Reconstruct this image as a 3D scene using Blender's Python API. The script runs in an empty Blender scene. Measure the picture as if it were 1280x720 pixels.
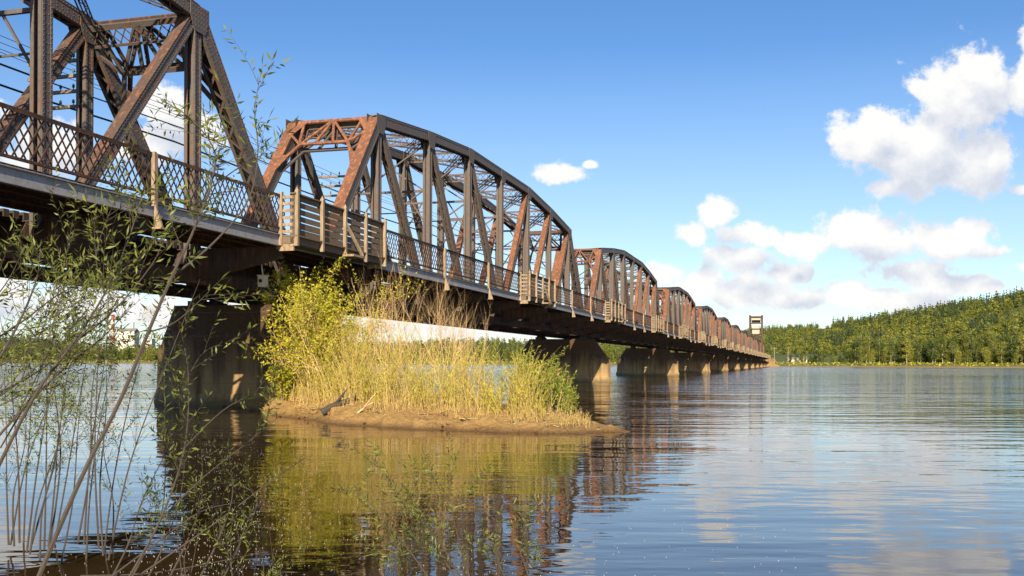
import bpy, math, random
import numpy as np
from mathutils import Vector, Matrix
random.seed(7); RNG = np.random.default_rng(7)
R = math.radians
sc = bpy.context.scene
col = sc.collection

# ------------------------------------------------------------------ camera
F, YH, ROLL, HC = 1236.0, 453.7, 0.004, 2.08
cd = bpy.data.cameras.new('camera'); cam = bpy.data.objects.new('camera', cd); col.objects.link(cam)
cd.sensor_width = 36; cd.lens = 36 * F / 1280; cd.shift_y = (YH - 360) / 1280
cd.clip_start = 0.1; cd.clip_end = 20000
cam.matrix_world = Matrix.Translation((0, 0, HC)) @ Matrix.Rotation(R(90), 4, 'X') @ Matrix.Rotation(ROLL, 4, 'Z')
sc.camera = cam

# ------------------------------------------------------------------ sun and sky
SUN_EL, SUN_OFF = 25.0, 12.5
BA = 73.995                                     # bridge axis, degrees from +X
az = R(BA + SUN_OFF)                            # heading in which the light travels
trav = Vector((math.cos(az) * math.cos(R(SUN_EL)), math.sin(az) * math.cos(R(SUN_EL)), -math.sin(R(SUN_EL))))
sl = bpy.data.lights.new('sun', 'SUN'); sun = bpy.data.objects.new('sun', sl); col.objects.link(sun)
sl.energy = 5.0; sl.angle = R(0.5); sl.color = (1.0, 0.83, 0.60)
sun.rotation_euler = trav.to_track_quat('-Z', 'Y').to_euler()
sc.view_settings.view_transform = 'Standard'; sc.view_settings.look = 'None'
sc.view_settings.exposure = 0.85; sc.view_settings.gamma = 1
w = bpy.data.worlds.new('World'); sc.world = w; w.use_nodes = True

class NT:
    """small helper to write shader node maths"""
    def __init__(s, t): s.t = t; s.n = t.nodes; s.l = t.links
    def new(s, ty, **kw):
        n = s.n.new(ty)
        for k, v in kw.items(): setattr(n, k, v)
        return n
    def put(s, sock, v):
        if isinstance(v, bpy.types.NodeSocket): s.l.new(v, sock)
        elif v is not None: sock.default_value = v
    def m(s, op, a, b=None, c=None, clamp=False):
        n = s.new('ShaderNodeMath', operation=op); n.use_clamp = clamp
        s.put(n.inputs[0], a); s.put(n.inputs[1], b)
        if c is not None: s.put(n.inputs[2], c)
        return n.outputs[0]
    def vm(s, op, a, b=None):
        n = s.new('ShaderNodeVectorMath', operation=op); s.put(n.inputs[0], a)
        if b is not None: s.put(n.inputs[1], b)
        return n.outputs['Value' if op == 'LENGTH' else 'Vector']
    def mr(s, v, a, b, c=0., d=1., smooth=False):
        n = s.new('ShaderNodeMapRange'); n.interpolation_type = 'SMOOTHSTEP' if smooth else 'LINEAR'
        for i, x in enumerate((v, a, b, c, d)): s.put(n.inputs[i], x)
        return n.outputs[0]
    def mix(s, f, a, b, mode='MIX'):
        n = s.new('ShaderNodeMix', data_type='RGBA', blend_type=mode)
        s.put(n.inputs[0], f); s.put(n.inputs[6], a); s.put(n.inputs[7], b)
        return n.outputs[2]
    def noise(s, vec, scale, detail=4, rough=.55, dim='3D', dist=0.):
        n = s.new('ShaderNodeTexNoise', noise_dimensions=dim); s.put(n.inputs['Vector'], vec)
        n.inputs['Scale'].default_value = scale; n.inputs['Detail'].default_value = detail
        n.inputs['Roughness'].default_value = rough; n.inputs['Distortion'].default_value = dist
        return n.outputs['Fac']
    def scale(s, vec, v): return s.vm('MULTIPLY', vec, v)

# clouds: (x, y, half width, half height) in degrees-like units of the view direction
CL = [(1078,172,42,36),(1095,150,28,20),(1120,200,38,30),(1170,180,60,52),(1200,125,52,60),(1222,90,38,38),(1225,190,50,42),(1165,218,58,26),(1110,232,26,13),(1185,105,34,26),
      (1285,105,26,44),(1296,50,22,36),(1278,235,16,8),(1150,108,14,14),
      (900,266,26,20),(864,290,18,14),(925,290,34,17),(955,297,26,12),(925,320,36,18),(985,305,16,9),
      (1010,302,40,18),(1060,290,55,26),(1110,302,60,26),(1180,305,60,24),(1210,290,30,18),(1230,313,36,10),(1150,335,60,16),(1180,350,40,16),(1220,352,30,12),
      (985,343,34,12),(830,340,26,14),(880,345,26,16),(870,365,40,16),(930,365,70,20),(1000,372,60,16),(1085,370,40,12),(1130,375,50,10),(1060,358,30,8),
      (697,215,32,13),(735,205,10,6),
      (205,135,34,22),(235,165,50,26),(170,185,40,25),(60,190,60,34),(20,230,50,30),(-60,160,70,40),
      (120,385,110,20),(250,395,100,16),(-40,370,100,30),(520,400,110,18),(640,412,90,14),(420,380,60,16),(780,400,80,18),(1300,330,30,10),
      (1420,180,80,60),(1500,330,120,30),(1440,60,50,30),(-250,250,120,60),(-380,380,160,30),(1700,250,100,50)]
W = NT(w.node_tree); W.n.clear()
grp = bpy.data.node_groups.new('cloud_density', 'ShaderNodeTree')
grp.interface.new_socket('P', in_out='INPUT', socket_type='NodeSocketVector')
grp.interface.new_socket('D', in_out='OUTPUT', socket_type='NodeSocketFloat')
G = NT(grp); gi = G.new('NodeGroupInput'); go = G.new('NodeGroupOutput')
P = gi.outputs[0]
acc = None
for (x, y, rx, ry) in CL:
    d = G.vm('SUBTRACT', P, ((x-640)/F, (YH-y)/F, 0))
    L = G.vm('LENGTH', G.vm('MULTIPLY', d, (F/rx, F/ry, 0)))
    e = G.m('SUBTRACT', 1.0, L)
    if acc is None: acc = e
    else:
        acc = G.m('SMOOTH_MAX', acc, e, .25)
acc = G.m('MAXIMUM', acc, -1.5)
n1 = G.noise(P, 24, 12, .63); n2 = G.noise(P, 9, 3, .5)
dd = G.m('ADD', acc, G.m('MULTIPLY', G.m('SUBTRACT', n1, .5), 3.1))
dd = G.m('ADD', dd, G.m('MULTIPLY', G.m('SUBTRACT', n2, .5), .35))
G.l.new(dd, go.inputs[0])
sky = W.new('ShaderNodeTexSky', sky_type='NISHITA'); sky.sun_disc = False
sky.sun_elevation = R(SUN_EL); sky.sun_rotation = math.atan2(-trav.x, -trav.y)
sky.air_density = 1.0; sky.dust_density = 0.6; sky.ozone_density = 2.2; sky.altitude = 600
hsv = W.new('ShaderNodeHueSaturation'); hsv.inputs['Saturation'].default_value = 1.25; hsv.inputs['Hue'].default_value = .507; hsv.inputs['Value'].default_value = 1.22
W.l.new(sky.outputs[0], hsv.inputs['Color'])
tc = W.new('ShaderNodeTexCoord'); sep = W.new('ShaderNodeSeparateXYZ'); W.l.new(tc.outputs['Generated'], sep.inputs[0])
yy = W.m('MAXIMUM', sep.outputs[1], .08)
cmb = W.new('ShaderNodeCombineXYZ')
W.l.new(W.m('DIVIDE', sep.outputs[0], yy), cmb.inputs[0]); W.l.new(W.m('DIVIDE', sep.outputs[2], yy), cmb.inputs[1])
def dens(vec):
    g = W.new('ShaderNodeGroup'); g.node_tree = grp; W.put(g.inputs[0], vec); return g.outputs[0]
d0 = dens(cmb.outputs[0]); d1 = dens(W.vm('ADD', cmb.outputs[0], (-.012, .032, 0)))
alpha = W.mr(d0, -.26, .26, 0, 1, True)
alpha = W.m('MULTIPLY', alpha, W.mr(sep.outputs[1], .08, .2))
light = W.mr(W.m('SUBTRACT', d0, d1), -.55, 1.0, 0, 1)
thick = W.mr(d0, -.1, 1.0, 0, 1)
light = W.m('ADD', light, W.m('MULTIPLY', W.m('SUBTRACT', 1.0, thick), .38), clamp=True)
ccol = W.mix(light, (4.7, 5.2, 6.3, 1), (8.6, 8.45, 8.2, 1))
skyc = W.mix(W.mr(sep.outputs[2], 0.0, .30, .45, 0, False), hsv.outputs[0], (6.9, 8.0, 9.1, 1))
wcol = W.mix(W.m('MULTIPLY', alpha, .96), skyc, ccol)
bg = W.new('ShaderNodeBackground'); bg.inputs['Strength'].default_value = 0.067; W.l.new(wcol, bg.inputs[0])
wo = W.new('ShaderNodeOutputWorld'); W.l.new(bg.outputs[0], wo.inputs[0])

# ------------------------------------------------------------------ materials
def mat(name, build, rough=.8, spec=.3):
    m = bpy.data.materials.new(name); m.use_nodes = True
    T = NT(m.node_tree); b = m.node_tree.nodes['Principled BSDF']
    b.inputs['Roughness'].default_value = rough; b.inputs['Specular IOR Level'].default_value = spec
    if callable(build): build(T, b)
    else: b.inputs['Base Color'].default_value = (*build, 1)
    return m
def geo(T): return T.new('ShaderNodeNewGeometry')
def bump(T, b, h, dist, strength=1.):
    n = T.new('ShaderNodeBump'); n.inputs['Distance'].default_value = dist; n.inputs['Strength'].default_value = strength
    T.l.new(h, n.inputs['Height']); T.l.new(n.outputs[0], b.inputs['Normal'])
def steel(base, rust, amt, dark=(.045, .033, .03)):
    def f(T, b):
        P = geo(T).outputs['Position']
        n = T.noise(P, .9, 6, .65); n2 = T.noise(P, 7, 5, .7); ns = T.noise(T.scale(P, (5, 5, .8)), 1.3, 4, .6)
        k = T.mr(T.m('ADD', T.m('MULTIPLY', n, .6), T.m('MULTIPLY', ns, .4)), .62 - amt*.4, .72 - amt*.3)
        c = T.mix(k, (*base, 1), (*rust, 1))
        c = T.mix(T.mr(n2, .5, .72, 0, .65), c, (*dark, 1))
        c = T.mix(T.mr(ns, .52, .66, 0, .6), c, (rust[0]*1.4, rust[1]*1.55, rust[2]*1.6, 1))
        T.l.new(c, b.inputs['Base Color']); bump(T, b, n2, .01, .6)
    return f
M = {}
M['steel'] = mat('weathered_steel', steel((.100, .090, .084), (.125, .066, .045), .28), .62, .4)
M['old'] = mat('dark_rusty_steel', steel((.088, .060, .048), (.17, .075, .042), .25, (.05, .033, .027)), .7)
M['rust'] = mat('rusty_steel', steel((.15, .070, .042), (.25, .105, .052), .35, (.09, .045, .032)), .8)
M['dark'] = mat('grimy_steel', steel((.06, .048, .042), (.13, .06, .035), .3, (.03, .024, .02)), .8)
M['fascia'] = mat('grey_painted_steel', steel((.27, .27, .29), (.16, .12, .10), .12, (.10, .09, .09)), .55, .4)
M['railm'] = mat('rusty_lattice_steel', steel((.042, .030, .026), (.085, .042, .028), .5), .8)
def f_wood(T, b):
    P = geo(T).outputs['Position']; g = geo(T).outputs['Random Per Island']
    n = T.noise(T.scale(P, (1, 1, 6)), 4, 5, .6); n2 = T.noise(P, 1.3, 4)
    c = T.mix(n, (.085, .065, .045, 1), (.19, .145, .10, 1)); c = T.mix(T.mr(g, 0, 1, 0, .4), c, (.16, .12, .09, 1))
    T.l.new(T.mix(T.mr(n2, .5, .7, 0, .5), c, (.15, .09, .055, 1)), b.inputs['Base Color']); bump(T, b, n, .01)
M['wood'] = mat('weathered_timber', f_wood)
def f_post(T, b):
    P = geo(T).outputs['Position']; n = T.noise(T.scale(P, (3, 3, .7)), 3, 5, .6)
    T.l.new(T.mix(T.mr(n, .35, .7), (.33, .265, .18, 1), (.17, .115, .072, 1)), b.inputs['Base Color']); bump(T, b, n, .01)
M['post'] = mat('pale_timber', f_post)
def f_conc(T, b):
    P = geo(T).outputs['Position']
    st = T.noise(T.scale(P, (1.2, 1.2, .12)), 1.6, 5, .6); n = T.noise(P, 1.1, 8, .68); n2 = T.noise(P, 9, 4, .7)
    z = T.new('ShaderNodeSeparateXYZ'); T.l.new(P, z.inputs[0])
    lay = T.m('ABSOLUTE', T.m('SUBTRACT', T.m('FRACT', T.m('ADD', T.m('MULTIPLY', z.outputs[2], .9), T.m('MULTIPLY', n, .08))), .5))
    c = T.mix(n, (.20, .125, .055, 1), (.52, .37, .17, 1))
    c = T.mix(T.mr(st, .50, .68, 0, .7), c, (.10, .058, .032, 1))
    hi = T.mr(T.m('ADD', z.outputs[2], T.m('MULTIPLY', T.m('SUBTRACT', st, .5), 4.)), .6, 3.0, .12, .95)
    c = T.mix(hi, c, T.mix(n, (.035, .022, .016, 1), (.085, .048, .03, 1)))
    c = T.mix(T.mr(n2, .55, .75, 0, .5), c, (.2, .16, .11, 1))
    c = T.mix(T.mr(lay, .46, .5, 0, .45), c, (.14, .11, .08, 1))
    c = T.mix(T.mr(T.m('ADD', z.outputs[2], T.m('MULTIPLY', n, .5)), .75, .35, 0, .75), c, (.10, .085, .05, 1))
    T.l.new(c, b.inputs['Base Color']); bump(T, b, T.m('ADD', n, T.m('MULTIPLY', n2, .4)), .08)
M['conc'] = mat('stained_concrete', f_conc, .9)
def f_water(T, b):
    P = geo(T).outputs['Position']
    z = T.new('ShaderNodeSeparateXYZ'); T.l.new(P, z.inputs[0])
    far = T.mr(z.outputs[1], 14, 60, 0, 1, True)
    patch = T.mr(T.noise(T.scale(P, (.22, 1, 1)), .085, 4, .6), .38, .62, .35, 1.5)
    wv = T.new('ShaderNodeTexNoise'); wv.inputs['Scale'].default_value = 1.0; wv.inputs['Detail'].default_value = 3; wv.inputs['Roughness'].default_value = .45
    T.l.new(T.scale(P, (.75, 1.9, 1)), wv.inputs['Vector'])
    w2 = T.noise(T.scale(P, (.16, .5, 1)), 1.0, 3, .5)
    w3 = T.noise(T.scale(P, (2.2, 5.0, 1)), 1.0, 2, .5)
    h = T.m('ADD', T.m('MULTIPLY', wv.outputs['Fac'], T.mr(z.outputs[1], 14, 120, .007, .060)), T.m('MULTIPLY', w2, T.mr(far, 0, 1, .022, .085)))
    h = T.m('ADD', h, T.m('MULTIPLY', w3, T.mr(z.outputs[1], 25, 160, .0008, .030)))
    h = T.m('MULTIPLY', h, patch)
    bump(T, b, h, 1.0, 1.0)
    b.inputs['Base Color'].default_value = (.034, .022, .008, 1)
    b.inputs['IOR'].default_value = 1.48; b.inputs['Specular IOR Level'].default_value = .5
    T.l.new(T.m('MULTIPLY', T.mr(z.outputs[1], 40, 400, .008, .13), patch), b.inputs['Roughness'])
M['water'] = mat('river_water', f_water, .03)
def f_sand(T, b):
    P = geo(T).outputs['Position']; n = T.noise(P, .8, 6, .6); n2 = T.noise(P, 12, 4, .7)
    z = T.new('ShaderNodeSeparateXYZ'); T.l.new(P, z.inputs[0])
    c = T.mix(n, (.30, .18, .062, 1), (.50, .33, .13, 1)); c = T.mix(T.mr(n2, .5, .75, 0, .45), c, (.13, .08, .04, 1))
    c = T.mix(T.mr(z.outputs[2], .20, .02, 0, .8), c, (.11, .06, .026, 1))
    T.l.new(c, b.inputs['Base Color']); bump(T, b, T.m('ADD', n, T.m('MULTIPLY', n2, .5)), .22)
M['sand'] = mat('wet_sand', f_sand, .85)
def f_land(T, b):
    P = geo(T).outputs['Position']; n = T.noise(P, .006, 6, .6); n2 = T.noise(P, .05, 6, .7)
    z = T.new('ShaderNodeSeparateXYZ'); T.l.new(P, z.inputs[0])
    c = T.mix(T.mr(n, .4, .6), (.085, .115, .022, 1), (.13, .14, .035, 1)); c = T.mix(T.mr(n2, .4, .7, 0, .6), c, (.05, .07, .018, 1))
    shore = T.mr(T.m('ADD', z.outputs[2], T.m('MULTIPLY', n2, 2.)), 2.8, 1.3)
    c = T.mix(shore, c, (.26, .20, .11, 1))
    T.l.new(c, b.inputs['Base Color'])
M['land'] = mat('grassy_land', f_land, .95)
def leaf(c1, c2, c3=None, trans=.35, big=False):
    def f(T, b):
        g = geo(T); oi = T.new('ShaderNodeObjectInfo')
        c = T.mix(g.outputs['Random Per Island'], (*c1, 1), (*c2, 1))
        if c3: c = T.mix(T.mr(T.m('ADD', oi.outputs['Random'], T.m('MULTIPLY', T.noise(g.outputs['Position'], .02 if big else .9, 3), .6)), .5, 1.1), c, (*c3, 1))
        T.l.new(c, b.inputs['Base Color'])
        tr = T.new('ShaderNodeBsdfTranslucent'); T.l.new(c, tr.inputs[0])
        mx = T.new('ShaderNodeMixShader'); mx.inputs[0].default_value = trans
        T.l.new(b.outputs[0], mx.inputs[1]); T.l.new(tr.outputs[0], mx.inputs[2])
        T.l.new(mx.outputs[0], T.n['Material Output'].inputs[0])
    return f
M['leaf_bank'] = mat('bank_tree_leaves', leaf((.12, .155, .024), (.22, .235, .04), (.06, .09, .018), .25, True), .7)
M['leaf_yel'] = mat('light_slope_leaves', leaf((.19, .21, .030), (.30, .285, .05), (.10, .13, .022), .25, True), .7)
M['conifer'] = mat('conifer_needles', leaf((.018, .036, .014), (.055, .078, .022), None, .05), .8)
M['leaf_bush'] = mat('bright_shrub_leaves', leaf((.30, .34, .025), (.68, .60, .06), None, .45), .55)
M['leaf_willow'] = mat('willow_leaves', leaf((.045, .07, .018), (.22, .25, .055), None, .3), .5)
M['leaf_sprout'] = mat('willow_sprout_leaves', leaf((.20, .27, .03), (.34, .38, .05), None, .35), .5)
M['stalk'] = mat('dry_stalks', leaf((.24, .15, .055), (.58, .46, .17), None, .2), .8)
M['stalkg'] = mat('yellow_green_blades', leaf((.30, .34, .03), (.72, .64, .09), None, .4), .8)
M['twig'] = mat('pale_twig_bark', leaf((.42, .28, .14), (.66, .48, .26), None, .0), .9)
def f_bark(T, b):
    P = geo(T).outputs['Position']; n = T.noise(T.scale(P, (3, 3, 1)), 18, 4, .6)
    T.l.new(T.mix(n, (.030, .026, .023, 1), (.085, .072, .06, 1)), b.inputs['Base Color']); bump(T, b, n, .004)
M['bark'] = mat('willow_bark', f_bark, .85)
M['trunk'] = mat('pale_trunk_bark', (.30, .26, .19), .9)
M['fluff'] = mat('white_fluff', (.75, .72, .65), .9)
M['cable'] = mat('black_cable', (.02, .02, .022), .6)
M['xarm'] = mat('crossarm_timber', (.22, .17, .12), .9)
M['glass'] = mat('glass_insulator', (.10, .16, .15), .3, .6)
M['white'] = mat('white_cladding', lambda T, b: T.l.new(T.mix(T.noise(geo(T).outputs['Position'], .4, 4), (.58, .54, .46, 1), (.72, .69, .62, 1)), b.inputs['Base Color']), .7)
M['cream'] = mat('weathered_cream_cladding', (.42, .38, .30), .8)
M['redp'] = mat('red_paint', (.50, .06, .035), .6)
M['win'] = mat('dark_glass', (.02, .025, .03), .15, .6)
M['roofm'] = mat('grey_roofing', (.22, .21, .20), .7)
M['tie'] = mat('creosoted_timber', (.055, .042, .032), .9)
M['railsteel'] = mat('running_rail', (.16, .10, .07), .45, .5)
M['box'] = mat('pale_box', (.55, .50, .42), .6)

# ------------------------------------------------------------------ mesh helpers
class MB:
    def __init__(s): s.v = []; s.f = []; s.mi = []
    def add(s, vs, fs, mi=0):
        o = len(s.v); s.v.extend([tuple(x) for x in vs]); s.f.extend([tuple(i+o for i in q) for q in fs]); s.mi.extend([mi]*len(fs))
    def box(s, c, d, mi=0):
        x, y, z = c; a, b, e = d[0]/2, d[1]/2, d[2]/2
        s.add([(x+i*a, y+j*b, z+k*e) for i in (-1, 1) for j in (-1, 1) for k in (-1, 1)],
              [(0,1,3,2),(4,6,7,5),(0,4,5,1),(2,3,7,6),(0,2,6,4),(1,5,7,3)], mi)
    def bar(s, a, b, w, h, up=(0, 0, 1), mi=0, off=(0, 0)):
        """box from a to b; w across, h along up; off = (across, up) shift"""
        a = Vector(a); b = Vector(b); d = (b-a).normalized(); up = Vector(up)
        sd = d.cross(up)
        if sd.length < 1e-5: sd = d.cross(Vector((1, 0, 0)))
        sd.normalize(); u = sd.cross(d).normalized()
        o = sd*off[0] + u*off[1]
        s.add([p + o + sd*(i*w/2) + u*(j*h/2) for p in (a, b) for i in (-1, 1) for j in (-1, 1)],
              [(0,1,3,2),(4,6,7,5),(0,4,5,1),(2,3,7,6),(0,2,6,4),(1,5,7,3)], mi)
    def tube(s, pts, rad, n=5, mi=0):
        pts = [Vector(p) for p in pts]; base = len(s.v); m = len(pts)
        ref = Vector((0.3, 0.9, 0.2)) 
        for i, p in enumerate(pts):
            d = (pts[min(i+1, m-1)] - pts[max(i-1, 0)]).normalized()
            a = d.cross(ref)
            if a.length < .05: a = d.cross(Vector((1, 0, 0)))
            a.normalize(); b = d.cross(a); r = rad[i] if hasattr(rad, '__len__') else rad
            for k in range(n):
                t = 2*math.pi*k/n; s.v.append(tuple(p + a*(r*math.cos(t)) + b*(r*math.sin(t))))
        for i in range(m-1):
            for k in range(n):
                q = base+i*n; s.f.append((q+k, q+(k+1) % n, q+n+(k+1) % n, q+n+k)); s.mi.append(mi)
        s.f.append(tuple(base+k for k in range(n))[::-1]); s.mi.append(mi)
        s.f.append(tuple(base+(m-1)*n+k for k in range(n))); s.mi.append(mi)
    def prism(s, poly, z0, z1, mi=0):
        n = len(poly)
        s.add([(x, y, z0) for x, y in poly]+[(x, y, z1) for x, y in poly],
              [tuple(range(n))[::-1], tuple(range(n, 2*n))]+[(i, (i+1) % n, n+(i+1) % n, n+i) for i in range(n)], mi)
    def mesh(s, name, mats):
        me = bpy.data.meshes.new(name); me.from_pydata(s.v, [], s.f)
        for m in (mats if isinstance(mats, (list, tuple)) else [mats]): me.materials.append(m)
        if any(s.mi): me.polygons.foreach_set('material_index', s.mi)
        return me
    def build(s, name, mats, parent=None, loc=None):
        o = bpy.data.objects.new(name, s.mesh(name, mats)); col.objects.link(o)
        if parent is not None: o.parent = parent
        if loc is not None: o.location = loc
        return o
def npmesh(name, V, Fq, mats, mi=None):
    """V (n,3), Fq (m,k) numpy"""
    me = bpy.data.meshes.new(name); k = Fq.shape[1]
    me.vertices.add(len(V)); me.vertices.foreach_set('co', V.astype(np.float32).ravel())
    me.loops.add(Fq.size); me.loops.foreach_set('vertex_index', Fq.astype(np.int32).ravel())
    me.polygons.add(len(Fq)); me.polygons.foreach_set('loop_start', np.arange(0, Fq.size, k, dtype=np.int32))
    for m in (mats if isinstance(mats, (list, tuple)) else [mats]): me.materials.append(m)
    if mi is not None: me.polygons.foreach_set('material_index', mi.astype(np.int32))
    me.update(calc_edges=True); me.validate(); return me
def link(name, me, parent=None):
    o = bpy.data.objects.new(name, me); col.objects.link(o)
    if parent is not None: o.parent = parent
    return o
def tag(o, label=None, cat=None, group=None, kind=None):
    if label: o['label'] = label
    if cat: o['category'] = cat
    if group: o['group'] = group
    if kind: o['kind'] = kind
    return o
def empty(name, loc, rz=0.):
    o = bpy.data.objects.new(name, None); col.objects.link(o); o.location = loc; o.rotation_euler = (0, 0, rz); o.empty_display_size = .2
    return o
def copy_tree(o, parent=None, kids=None):
    c = o.copy(); col.objects.link(c); c.parent = parent
    for ch in kids[o.name]: copy_tree(ch, c, kids)
    return c
def kidmap():
    km = {o.name: [] for o in bpy.data.objects}
    for o in bpy.data.objects:
        if o.parent: km[o.parent.name].append(o)
    return km
def at(x, y, Y):
    """point at depth Y seen in the direction of photo pixel (x, y)"""
    dx, dy = x-640, y-360; x = 640+dx+dy*ROLL; y = 360+dy-dx*ROLL
    return Vector(((x-640)/F*Y, Y, HC+(YH-y)*Y/F))

# ------------------------------------------------------------------ water, land, sandbar, near bank
mb = MB(); mb.add([(-6000, -300, 0), (6000, -300, 0), (6000, 9000, 0), (-6000, 9000, 0)], [(0, 1, 2, 3)])
tag(mb.build('water', M['water']), 'brown rippled river reflecting the bridge and the sky', 'water', kind='structure')

SK = np.array([-1.6, -1.2, -.5, -.2, 0, .2, .256, .35, .52, .8, 1.2, 1.6]); SD = np.array([1300, 1250, 1100, 1050, 950, 800, 736, 700, 640, 540, 480, 450])
def shore(k): return np.interp(k, SK, SD)
def k_of(x): return (x-640)/F
GX = [-1200, -300, 0, 60, 120, 200, 400, 600, 700, 800, 900, 960, 1000, 1030, 1040, 1100, 1180, 1240, 1280, 1400, 1700, 2200]
GY = [425, 425, 424, 427, 438, 440, 436, 427, 432, 430, 420, 413, 411, 411, 409, 400, 388, 379, 371, 345, 320, 320]
GD = [1500, 1500, 1500, 1500, 1500, 1500, 1600, 1800, 1900, 2100, 2300, 2400, 2300, 1900, 1600, 1400, 1350, 1300, 1250, 1200, 1100, 1000]
def ridge(k):
    x = k*F+640; D = np.interp(x, GX, GD); y = np.interp(x, GX, GY) - (x-640)*ROLL
    return D, (YH-y)/F*D + HC
def ground(k, Y):
    s = shore(k); D, H = ridge(k)
    t = np.clip((Y-s-70)/(D-s-70), 0, 1); t = t**1.15
    bank = np.clip((Y-s)/22, 0, 1)*2.6 - np.clip((s-Y)/10, 0, 1)*2
    und = 4*np.sin(Y*.011+k*9)*np.sin(k*23+Y*.004) * np.clip(t*3, 0, 1)*(1-t)
    beyond = np.clip((Y-D)/1500, 0, 1)*H*.25
    return bank + (H-2.6)*t + und - beyond
ks = np.linspace(-1.5, 1.5, 420); tt = np.concatenate([np.linspace(-.02, .12, 14), np.linspace(.15, 1, 30), np.linspace(1.1, 2.5, 8)])
V = []
for t in tt:
    D, H = ridge(ks); s = shore(ks)*(1+.006*np.sin(ks*90)+.004*np.sin(ks*231)); Y = s + (D-s)*t
    V.append(np.stack([ks*Y, Y, ground(ks, Y)+(Y<0)], 1))
V = np.concatenate(V); n, m = len(ks), len(tt)
i = np.arange(n-1)[None, :] + n*np.arange(m-1)[:, None]; i = i.ravel()
me = npmesh('land', V, np.stack([i, i+1, i+n+1, i+n], 1), M['land'])
for p in me.polygons: p.use_smooth = True
tag(link('land', me), 'green wooded hills and grassy far river bank', 'terrain', kind='structure')

def grid_land(name, pts_fn, nx, ny, mt, label):
    V = np.array([pts_fn(i/(nx-1), j/(ny-1)) for j in range(ny) for i in range(nx)])
    i = (np.arange(nx-1)[None, :] + nx*np.arange(ny-1)[:, None]).ravel()
    me = npmesh(name, V, np.stack([i, i+1, i+nx+1, i+nx], 1), mt)
    for p in me.polygons: p.use_smooth = True
    return tag(link(name, me), label, 'ground', kind='structure')
# sandbar: front water line through (300,512) (440,533) (560,541) (780,541)
FRX = np.array([-13.5, -12.3, -9.5, -5.6, -2.0, 1.0, 3.6]); FRY = np.array([46.0, 44.8, 39.0, 32.6, 30.2, 29.2, 29.9])
BKY = np.array([46.2, 47.5, 47.5, 45.5, 42.5, 38.0, 30.2]); RZ = np.array([0, .22, .78, .92, .72, .42, 0])
def nz(x, y, f, a): return a*(math.sin(x*f+y*f*.7)+math.sin(y*f*1.9-x*f*1.3+1)+.6*math.sin(x*f*3.1+2)*math.sin(y*f*2.7))
def sb_h(x, v):
    r = float(np.interp(x, FRX, RZ)); e = math.sin(math.pi*min(1, max(0, v)))
    return r*(min(1, e*1.25)**1.15*.85+.15*min(1, e*6))
def sb(u, v):
    x = -13.5 + 17.1*u
    yf = float(np.interp(x, FRX, FRY)) + .18*math.sin(x*2.3)+.1*math.sin(x*5.1)+.07*math.sin(x*11.3+1)+.04*math.sin(x*23); yb = float(np.interp(x, FRX, BKY))
    vv = -.12 + 1.24*v
    y = yf + (yb-yf)*vv
    if vv < 0 or vv > 1: z = -.25*min(1, abs(vv if vv < 0 else vv-1)*8)
    else:
        z = sb_h(x, vv) + nz(x, y, 2.1, .03) + nz(x, y, 7, .018) + nz(x, y, 15, .008)
        # small eroded scarp near the driftwood
        if -8.2 < x < -6.2 and vv < .10: z *= .5
        z = max(z, .012) if vv > .02 else z*.5
    return (x, y, z)
grid_land('sandbar', sb, 300, 120, M['sand'], 'brown muddy sandbar rising from the river in front of the pier')
def sb_pt(x, v):
    yf = float(np.interp(x, FRX, FRY)); yb = float(np.interp(x, FRX, BKY)); return Vector((x, yf+(yb-yf)*v, sb_h(x, v)-.04))
# the near bank the photographer stands on
def nb(u, v):
    x = -14 + 26*u; edge = float(np.interp(x, [-14, -7, -5.2, -4.2, -2.6, 0, 4, 12], [9.5, 9.2, 9.0, 8.4, 7.8, 7.2, 6.5, 6.0])) + .2*math.sin(x*3)
    y = -14 + (edge+.5+14)*v; d = edge-y
    z = min(.48, d*.16) + (nz(x, y, 2.7, .018) if d > .3 else 0)
    return (x, y, z)
grid_land('river_bank', nb, 90, 70, M['sand'], 'muddy near river bank at lower left')

# ------------------------------------------------------------------ the bridge
SU = Vector((math.cos(R(BA)), math.sin(R(BA)), 0)); SN = Vector((-math.sin(R(BA)), math.cos(R(BA)), 0))
D1, WT, S0, GAP, PL = 22.51, 4.97, 42.86, 1.43, 8.0
ZB, ZH1, ZH2 = 5.37, 15.55, 17.0
ZD = 6.86                                        # walkway deck level
YO = -3.95                                       # fascia line, outside the near truss
def zt(i): return {0: ZB, 1: ZH1, 2: (ZH1+ZH2)/2+.12, 3: ZH2, 4: ZH2, 5: ZH2, 6: (ZH1+ZH2)/2+.12, 7: ZH1, 8: ZB}[i]
def TP(i): return Vector((i*PL, 0, zt(i)))
def BP(i): return Vector((i*PL, 0, ZB))
YV = Vector((0, 1, 0))
def lace(m, a, b, e, half, offe, w=.07, step=.55, mi=0, th=.014):
    """zig-zag lacing bars between the two side plates, on the face at offset offe along e"""
    L = (b-a).length; d = (b-a)/L; n = max(2, int(L/step)); s = 1
    for k in range(n):
        p = a + d*(L*k/n) + YV*(half*s) + e*offe; q = a + d*(L*(k+1)/n) - YV*(half*s) + e*offe
        m.bar(p, q, w, th, e, mi); s = -s
def rivets(m, a, b, n_off, rows, e, step=.16, r=.026, mi=0):
    """rows of rivet heads along a->b; n_off = outward normal*distance, rows = offsets along e"""
    L = (b-a).length; d = (b-a)/L; nn = n_off.normalized(); t = nn.cross(d)
    for ro in rows:
        for k in range(int(L/step)):
            c = a + d*(step*(k+.5)) + n_off + e*ro
            m.add([c+d*r+t*r, c-d*r+t*r, c-d*r-t*r, c+d*r-t*r, c+nn*r*.8], [(0,1,4),(1,2,4),(2,3,4),(3,0,4)], mi)
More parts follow.
